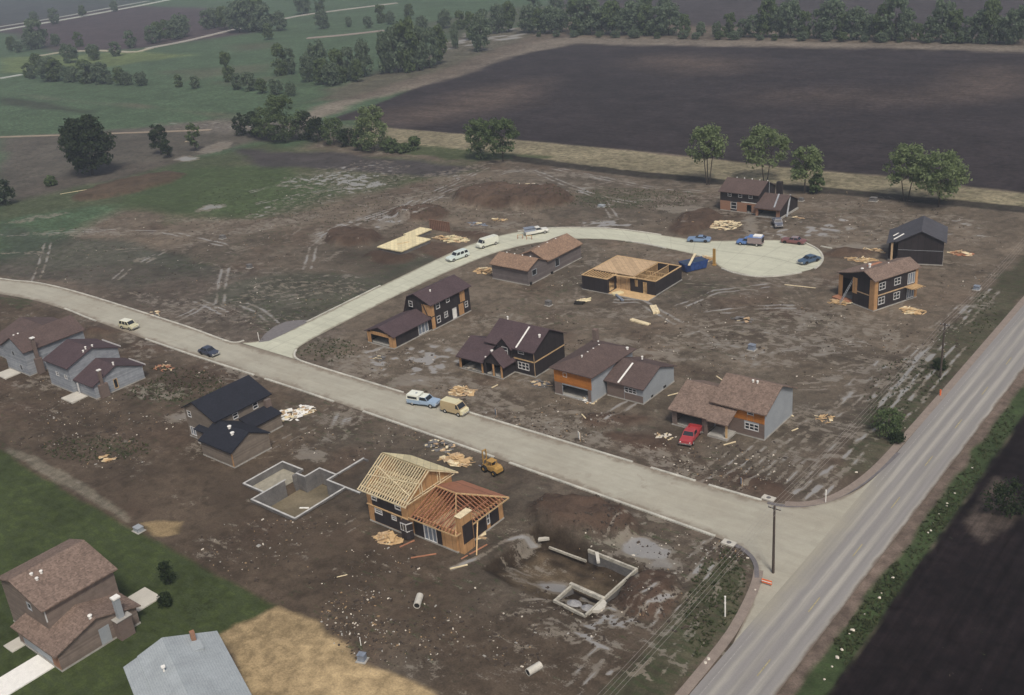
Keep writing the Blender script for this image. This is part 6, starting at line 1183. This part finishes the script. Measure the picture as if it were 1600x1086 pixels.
def crown_mesh(R, H, zb, n, nc, size, seed, squash=1., open_=0.):
    rg = np.random.RandomState(seed); v = []; f = []
    # clumps around an irregular envelope
    cs = []
    nc = int(nc*2.3); n = int(n*1.5); size *= .78
    for k in range(nc):
        u = rg.rand(); t = rg.rand()*2*math.pi; zf = rg.rand()**.8
        env = math.sin(math.pi*min(.97, .12+.80*zf))**.6
        r = R*env*(.35+.65*math.sqrt(u))*(.8+.4*rg.rand()); cs.append((r*math.cos(t)*.86, r*math.sin(t)*.86, zb+zf*(H-zb)*.93, (.13+.13*rg.rand())*R*(1-.25*zf)+.22))
    for k in range(n):
        c = cs[rg.randint(nc)]; d = rg.randn(3); d /= np.linalg.norm(d); rad = c[3]*(rg.rand()**.6)*1.35
        p = np.array([c[0], c[1], c[2]])+d*rad*np.array([1, 1, .8*squash])
        nrm = d*.9+rg.randn(3)*.55+np.array([0, 0, .35]); nrm /= np.linalg.norm(nrm); a = np.cross(nrm, rg.randn(3)); a /= np.linalg.norm(a); b = np.cross(nrm, a); s = size*(.6+.8*rg.rand())
        k0 = len(v); v += [tuple(p-a*s-b*s*.6), tuple(p+a*s-b*s*.5), tuple(p+a*s*.7+b*s*.7), tuple(p-a*s*.6+b*s*.8)]; f.append((k0, k0+1, k0+2, k0+3))
    return v, f, cs
def trunk_mb(H, zb, r, cs, stems=1, seed=0):
    R = random.Random(seed); m = MB()
    for s in range(stems):
        a = 2*math.pi*s/max(stems, 1)+R.random(); sp = .35 if stems > 1 else 0; lean = (.9 if stems > 1 else .15)
        p = Vector((sp*math.cos(a), sp*math.sin(a), -.4)); q_ = Vector((sp*math.cos(a)*2+lean*.4*math.cos(a), lean*.4*math.sin(a)+sp*math.sin(a)*2, zb*.95)); tp = q_+Vector((lean*math.cos(a), lean*math.sin(a), (H-zb)*.6))
        rr_ = r*(.7 if stems > 1 else 1); m.cyl(p, q_, rr_, rr_*.72, 8); m.cyl(q_, tp, rr_*.72, rr_*.2, 7)
        for c in cs[s::max(stems, 1)][:9]:
            st_ = q_.lerp(tp, R.random()*.8); m.cyl(st_, Vector(c[:3]), rr_*.28, rr_*.07, 5, caps=False)
    return m
def tree(loc, H, R, label, group=None, mat='mid', zb=None, n=2200, nc=26, size=.33, stems=1, seed=1, name='deciduous_tree', cat='tree', tr=.22, parts=True):
    zb = H*.3 if zb is None else zb
    v, f, cs = crown_mesh(R, H, zb, n, nc, size, seed)
    t = thing(name, loc, label, cat, 0, group)
    me = bpy.data.meshes.new('crown'); me.from_pydata(v, [], f); me.materials.append(LEAF[mat]); o = bpy.data.objects.new('crown', me); COL.objects.link(o); o.parent = t
    trunk_mb(H, zb, tr, cs, stems, seed).build('trunk', BARK, t)
    return t
def gt(px, H, R, label, **k):
    x, y = W(*px); return tree((x, y, gz(x, y)), H, R, label, **k)
gt((1106, 288), 16, 5.2, 'slim light green tree with three bare stems left of the brick front house', mat='light', zb=6.5, stems=3, seed=11, n=2000, nc=26)
gt((1196, 284), 14.5, 6.6, 'broad light green tree forking above the brick front house roof', mat='light', zb=5.5, stems=2, seed=12, n=2300, nc=28)
gt((1257, 302), 12.2, 4.4, 'thin airy tree right of the brick front house', mat='light', zb=4, seed=13, n=1500, nc=20)
gt((1415, 314), 13.5, 5.4, 'green field tree with two bare stems, left of the right hand pair', mat='light', zb=4.6, stems=2, seed=14, n=2100, nc=26)
gt((1466, 323), 13.5, 6.2, 'rounded green field tree, rightmost on the dark ditch line', zb=3.6, seed=15, n=2600, nc=30, mat='light')
gt((145, 273), 19.5, 8.6, 'big dark solitary tree in the meadow at left', mat='dark', zb=3, seed=16, n=6500, nc=60, size=.5, tr=.5)
gt((252, 241), 10.5, 3.6, 'small dark leaning tree right of the big solitary tree', mat='dark', zb=2, seed=17, n=1400, nc=16)
gt((264, 246), 6.5, 2.6, 'dark bush next to the small leaning tree', mat='dark', zb=.6, seed=18, n=700, nc=10, name='bush', cat='bush')
gt((306, 236), 10, 2.6, 'thin green sapling at the pale far track', zb=2, seed=19, n=900, nc=12)
for k, (px, H, R, mt, zb, lab) in enumerate([((377, 212), 8.5, 3, 'dark', .6, 'dark narrow tree at the left end of the hedgerow by the meadow'), ((398, 214), 9.5, 4, 'dark', .6, 'rounded dark tree second in the meadow hedgerow'), ((420, 218), 12, 5, 'mid', 1, 'green tree left of the tallest hedgerow crown'), ((446, 222), 17, 6.8, 'mid', 1.5, 'tallest full green tree of the meadow hedgerow'), ((478, 218), 10, 4.6, 'dark', .6, 'low dark tree right of the tallest hedgerow crown'), ((497, 222), 8.5, 4, 'dark', .4, 'dark bushy tree in the middle of the hedgerow dip'), ((522, 226), 9.5, 4.4, 'mid', .4, 'bushy tree left of the pale green hedgerow tree'), ((545, 228), 6, 3.4, 'dark', .3, 'low bush at the foot of the pale green hedgerow tree'),
        ((585, 236), 15, 6.2, 'light', 1.2, 'pale green tall tree at the corner of the ploughed field'), ((565, 234), 7, 3, 'mid', .4, 'bush left under the pale green corner tree'), ((612, 238), 4.5, 2.6, 'mid', .3, 'low bush right of the pale green corner tree'), ((648, 234), 4.6, 2.2, 'mid', .3, 'small round bush alone on the tan strip'), ((630, 238), 3, 2.4, 'mid', .2, 'flat bush left of the small round bush'),
        ((752, 248), 12.5, 5.2, 'mid', 1.8, 'green tree, left of the joined pair at the centre'), ((786, 252), 13.5, 5.4, 'mid', 2.2, 'green tree, right of the joined pair at the centre'),
        ((1386, 676), 3.6, 2.4, 'mid', .2, 'green bush on the verge beside the arterial road'), ((1570, 800), 4.8, 2.8, 'dark', .3, 'dark bush right of the arterial road at the frame edge'), ((1468, 575), 1.5, 1.2, 'dark', .1, 'low shrub at the foot of the second utility pole'), ((1400, 690), 1.5, 1.3, 'dark', .1, 'low shrub just below the green verge bush'),
        ((265, 912), 3.4, .9, 'dark', .4, 'thin young tree on the lawn'), ((260, 945), 1.6, .8, 'dark', .1, 'dark shrub by the patio of the finished house'), ((8, 320), 8, 3.4, 'dark', .5, 'dark tree cut by the left frame edge'), ((80, 290), 3, 1.8, 'mid', .2, 'small shrub left of the big solitary tree'), ((1276, 302), 5, 1.8, 'mid', .6, 'thin shrub right of the airy tree')]):
    gt(px, H, R, lab, mat=mt, zb=zb, seed=30+k, n=int(240*R*max(1, H/8)) if H > 5 else 900, nc=int(8+R*4), size=.34 if px[1] < 500 else .12 if R < 2 else .17, name='bush' if H < 7 else 'deciduous_tree', cat='bush' if H < 7 else 'tree', tr=.18 if px[1] < 500 else .08)
# mid distance clusters and far rows: shared meshes, separate trees
PROTO = []
for k in range(6):
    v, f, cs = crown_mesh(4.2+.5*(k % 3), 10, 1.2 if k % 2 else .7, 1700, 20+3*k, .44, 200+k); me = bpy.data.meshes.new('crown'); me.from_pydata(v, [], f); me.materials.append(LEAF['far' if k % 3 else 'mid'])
    tm = trunk_mb(10, 1.6, .22, cs, 1, k); tmp = tm.build('trunk', BARK); tme = tmp.data; bpy.data.objects.remove(tmp); PROTO.append((me, tme))
def far_tree(px, H, wf, label, group, k, name='deciduous_tree', cat='tree'):
    x, y = W(*px); t = thing(name, (x, y, -.1), label, cat, random.random()*6, group); t.scale = (H/10*wf, H/10*wf, H/10)
    for nm, me in zip(('crown', 'trunk'), PROTO[k % 6]): o = bpy.data.objects.new(nm, me); COL.objects.link(o); o.parent = t
for k, (a, b, H, wf) in enumerate([(358, 128, 17, .75), (372, 140, 9, 1.1), (390, 142, 10, 1.2), (410, 146, 8, 1.3), (432, 148, 8.5, 1.4), (455, 150, 7, 1.2), (440, 118, 18, .9), (456, 116, 15, .8), (483, 128, 15, .8), (505, 132, 14, 1.1), (520, 134, 13, 1.1), (500, 122, 20, .85), (530, 130, 18, .9), (548, 126, 18, .8), (570, 120, 20, .7), (560, 128, 12, .9), (607, 114, 23, .75), (622, 113, 26, .8), (640, 112, 29, .8), (655, 110, 24, .8), (672, 106, 22, .75), (688, 100, 22, .7), (712, 76, 16, .5), (752, 80, 22, .8), (738, 62, 18, .9), (755, 55, 17, .9), (780, 52, 19, .9), (795, 50, 20, .9)]):
    far_tree((a, b), H*.85, wf*.74, 'hazy tree in the loose group between green pasture and ploughed field', 'trees between pasture and ploughed field', k)
for k, (a, b, s) in enumerate([(828, 51, 24), (845, 52, 22), (862, 52, 24), (878, 50, 20), (905, 54, 26), (922, 54, 27), (940, 54, 26), (958, 54, 26), (975, 54, 23), (992, 54, 25), (1010, 55, 24), (1028, 55, 25), (1045, 55, 22), (1070, 56, 18), (1095, 56, 13), (1120, 57, 12), (1140, 57, 18), (1160, 58, 14), (1178, 58, 19), (1200, 58, 26), (1218, 58, 24), (1235, 59, 23), (1258, 60, 22), (1280, 60, 19), (1300, 60, 24), (1318, 61, 16), (1338, 62, 22), (1358, 62, 15), (1380, 63, 24), (1398, 63, 26), (1415, 64, 23), (1435, 65, 14), (1455, 65, 17), (1472, 65, 24), (1490, 66, 21), (1512, 67, 15), (1530, 67, 18), (1545, 67, 26), (1562, 68, 16), (1585, 69, 20)]):
    far_tree((a, b), s*.68*random.uniform(.8, 1.1), (.8 if a < 1050 else .62)+.2*random.random(), 'hazy tree in the long row along the far edge of the ploughed field', 'tree row at the far edge of the ploughed field', k+2)
for k in range(24):
    a = 835+k*32+random.uniform(-9, 9); far_tree((a, 57+(a-830)*.016), random.uniform(2.5, 5), 1.5, 'low bush under the long tree row beyond the ploughed field', 'bushes under the far tree row', k, 'bush', 'bush')
for k, (a, b, H) in enumerate([(60, 76, 24), (50, 78, 15), (20, 80, 12), (30, 82, 10), (88, 72, 10), (125, 73, 12), (205, 75, 13), (240, 68, 14), (250, 66, 16), (275, 62, 17), (285, 58, 18), (262, 60, 15), (325, 46, 16), (335, 44, 17), (352, 46, 19), (375, 50, 26), (390, 50, 26), (405, 48, 27), (415, 50, 22), (438, 48, 15), (420, 62, 12), (505, 45, 15), (475, 22, 18), (500, 18, 16), (86, 38, 16), (55, 36, 12), (130, 26, 12), (180, 18, 12), (610, 38, 10), (596, 36, 14), (545, 42, 8), (575, 44, 9), (640, 30, 12), (660, 50, 12), (695, 44, 13), (720, 46, 13), (835, 26, 16), (870, 20, 14), (1010, 30, 16), (1040, 26, 14), (900, 28, 16)]):
    far_tree((a, b), H*.85, .85, 'bluish hazy tree among the far upper left fields', 'trees among the far upper fields', k+1)
for k, (a, b, H) in enumerate([(45, 121, 8), (52, 123, 7), (80, 127, 13), (88, 127, 12), (108, 128, 9), (118, 128, 8), (136, 130, 12), (142, 130, 11), (160, 131, 11), (189, 133, 9), (200, 133, 7), (222, 134, 7), (280, 136, 6), (306, 138, 6), (172, 132, 4), (60, 110, 10), (110, 98, 12), (148, 92, 9), (150, 94, 7), (182, 88, 9)]):
    far_tree((a, b), H, .95, 'dark round bush in the line of bushes across the green pasture', 'bushes across the green pasture', k, 'bush', 'bush')
# ---------------- uncountable litter -----------------------------------------
def litter(name, n, regions, smin, smax, mats, label, seed=5, flat=.35):
    R = np.random.RandomState(seed); xs = []; ys = []
    for px, py, rx, ry, k in regions:
        for _ in range(k):
            a = R.rand()*6.28; r = math.sqrt(R.rand()); x, y = W(px+rx*r*math.cos(a), py+ry*r*math.sin(a)); xs.append(x); ys.append(y)
    xs = np.array(xs); ys = np.array(ys); hs = ground_height(xs, ys); keep = np.ones(len(xs), bool)
    for P in ROADPOLYS+HOUSEPADS: keep &= sdf_poly(xs, ys, P) > .1
    keep &= fbm(xs, ys, 7, 3, 55)+R.rand(len(xs))*.12 > .54
    m = MB()
    for x, y, z in zip(xs[keep], ys[keep], hs[keep]):
        s = smin+(smax-smin)*R.rand()**3; th = R.rand()*3.14; l = s*(1+2.0*R.rand()**2); c, sn = math.cos(th), math.sin(th)
        p = [(-l, -s), (l*.8, -s*1.1), (l, s), (-l*.7, s*.9)]; q_ = [(x+a*c-b*sn, y+a*sn+b*c) for a, b in p]; zt = s*2*flat+.02
        m.hexa([(a, b, z-.05) for a, b in q_]+[(x+(a-x)*.75, y+(b-y)*.75, z+zt) for a, b in q_], int(R.randint(len(mats))))
    o = m.build(name, mats, fixn=False); tag(o, label, 'litter', kind='stuff'); return o
ALL = [(250, 620, 240, 60, 260), (150, 680, 140, 60, 180), (450, 560, 120, 60, 60), (640, 570, 110, 50, 240), (860, 650, 160, 50, 260), (1130, 720, 130, 50, 220), (620, 980, 110, 60, 150), (560, 960, 60, 40, 80), (900, 1000, 160, 60, 120), (1000, 880, 120, 60, 90), (700, 900, 60, 30, 60), (820, 540, 120, 60, 150), (1150, 540, 180, 80, 240), (1400, 500, 120, 80, 160), (700, 340, 160, 40, 160), (500, 350, 180, 60, 220), (250, 400, 200, 60, 200), (420, 470, 150, 40, 120), (1300, 340, 180, 40, 200), (980, 340, 150, 30, 180), (900, 420, 180, 40, 120), (560, 690, 140, 30, 120), (480, 860, 180, 60, 160), (1480, 400, 90, 60, 100), (1140, 860, 40, 20, 60)]
litter('scattered_rubble', 0, [(a, b, c, d, int(e*1.1)) for a, b, c, d, e in ALL], .03, .105, [MT['conc'], MT['stone'], simple('tan_scrap', (.30, .21, .12), .9)], 'countless pale stones and scraps scattered over the building site')
litter('dirt_clods', 0, [(a, b, c, d, e*2) for a, b, c, d, e in ALL]+[(820, 950, 300, 100, 600), (915, 812, 90, 30, 400), (1010, 930, 55, 45, 160), (800, 311, 95, 20, 150)], .04, .16, [simple('dark_clod', (.056, .044, .035), .95), simple('brown_clod', (.075, .060, .047), .95)], 'countless clods of dark earth over the building site', 8, .5)
# grass tufts on the verges and rough ground
def tufts(regions, seed=9):
    R = np.random.RandomState(seed); xs = []; ys = []
    for px, py, rx, ry, k in regions:
        a = R.rand(k)*6.28; r = np.sqrt(R.rand(k))
        for i in range(k): x, y = W(px+rx*r[i]*math.cos(a[i]), py+ry*r[i]*math.sin(a[i])); xs.append(x); ys.append(y)
    xs = np.array(xs); ys = np.array(ys); keep = np.ones(len(xs), bool)
    for P in ROADPOLYS+HOUSEPADS: keep &= sdf_poly(xs, ys, P) > 1.2
    keep &= ~((xs > -35.3) & (xs < -33.6)) & (xs < -31.2) & (R.rand(len(xs)) < .6); xs = xs[keep]; ys = ys[keep]; hs = ground_height(xs, ys); m = MB()
    for x, y, z in zip(xs, ys, hs):
        for b in range(3):
            th = R.rand()*6.28; s = .06+.12*R.rand(); l = .12+.25*R.rand(); c, sn = math.cos(th), math.sin(th)
            m.face([(x-sn*s, y+c*s, z), (x+sn*s, y-c*s, z), (x+c*l+sn*s*.3, y+sn*l-c*s*.3, z+l*.9)])
    tag(m.build('grass_tufts', leafmat('tuft_green', (.055, .070, .032), (.10, .115, .055)), fixn=False), 'uncountable tufts of rough grass on verges and waste ground', 'grass', kind='stuff')
tufts([(1150, 960, 80, 110, 1500), (1420, 850, 150, 60, 1200), (1360, 960, 60, 110, 2600), (1480, 760, 60, 70, 1500), (1545, 660, 40, 60, 700), (1420, 620, 70, 60, 500), (260, 600, 90, 26, 900), (60, 550, 60, 30, 400), (150, 700, 90, 20, 500), (500, 545, 60, 20, 400), (600, 310, 300, 40, 1600), (980, 310, 120, 16, 900), (1540, 520, 30, 60, 250)])
# ---------------- haze ----------------------------------------------------------
m = MB(); m.box(-3250, 2150, -380, 3550, -4, 90); hz = m.build('haze', bpy.data.materials.new('haze_volume')); hz['kind'] = 'stuff'; hz['label'] = 'pale blue summer haze over the fields'
hm = hz.data.materials[0]; hm.use_nodes = True; t_ = hm.node_tree; t_.nodes.clear(); vo = t_.nodes.new('ShaderNodeVolumePrincipled'); vo.inputs['Color'].default_value = (.77, .87, 1, 1); vo.inputs['Density'].default_value = .00031; vo.inputs['Anisotropy'].default_value = .1
ou = t_.nodes.new('ShaderNodeOutputMaterial'); t_.links.new(vo.outputs[0], ou.inputs['Volume'])
try: hm.cycles.homogeneous_volume = True
except Exception: pass
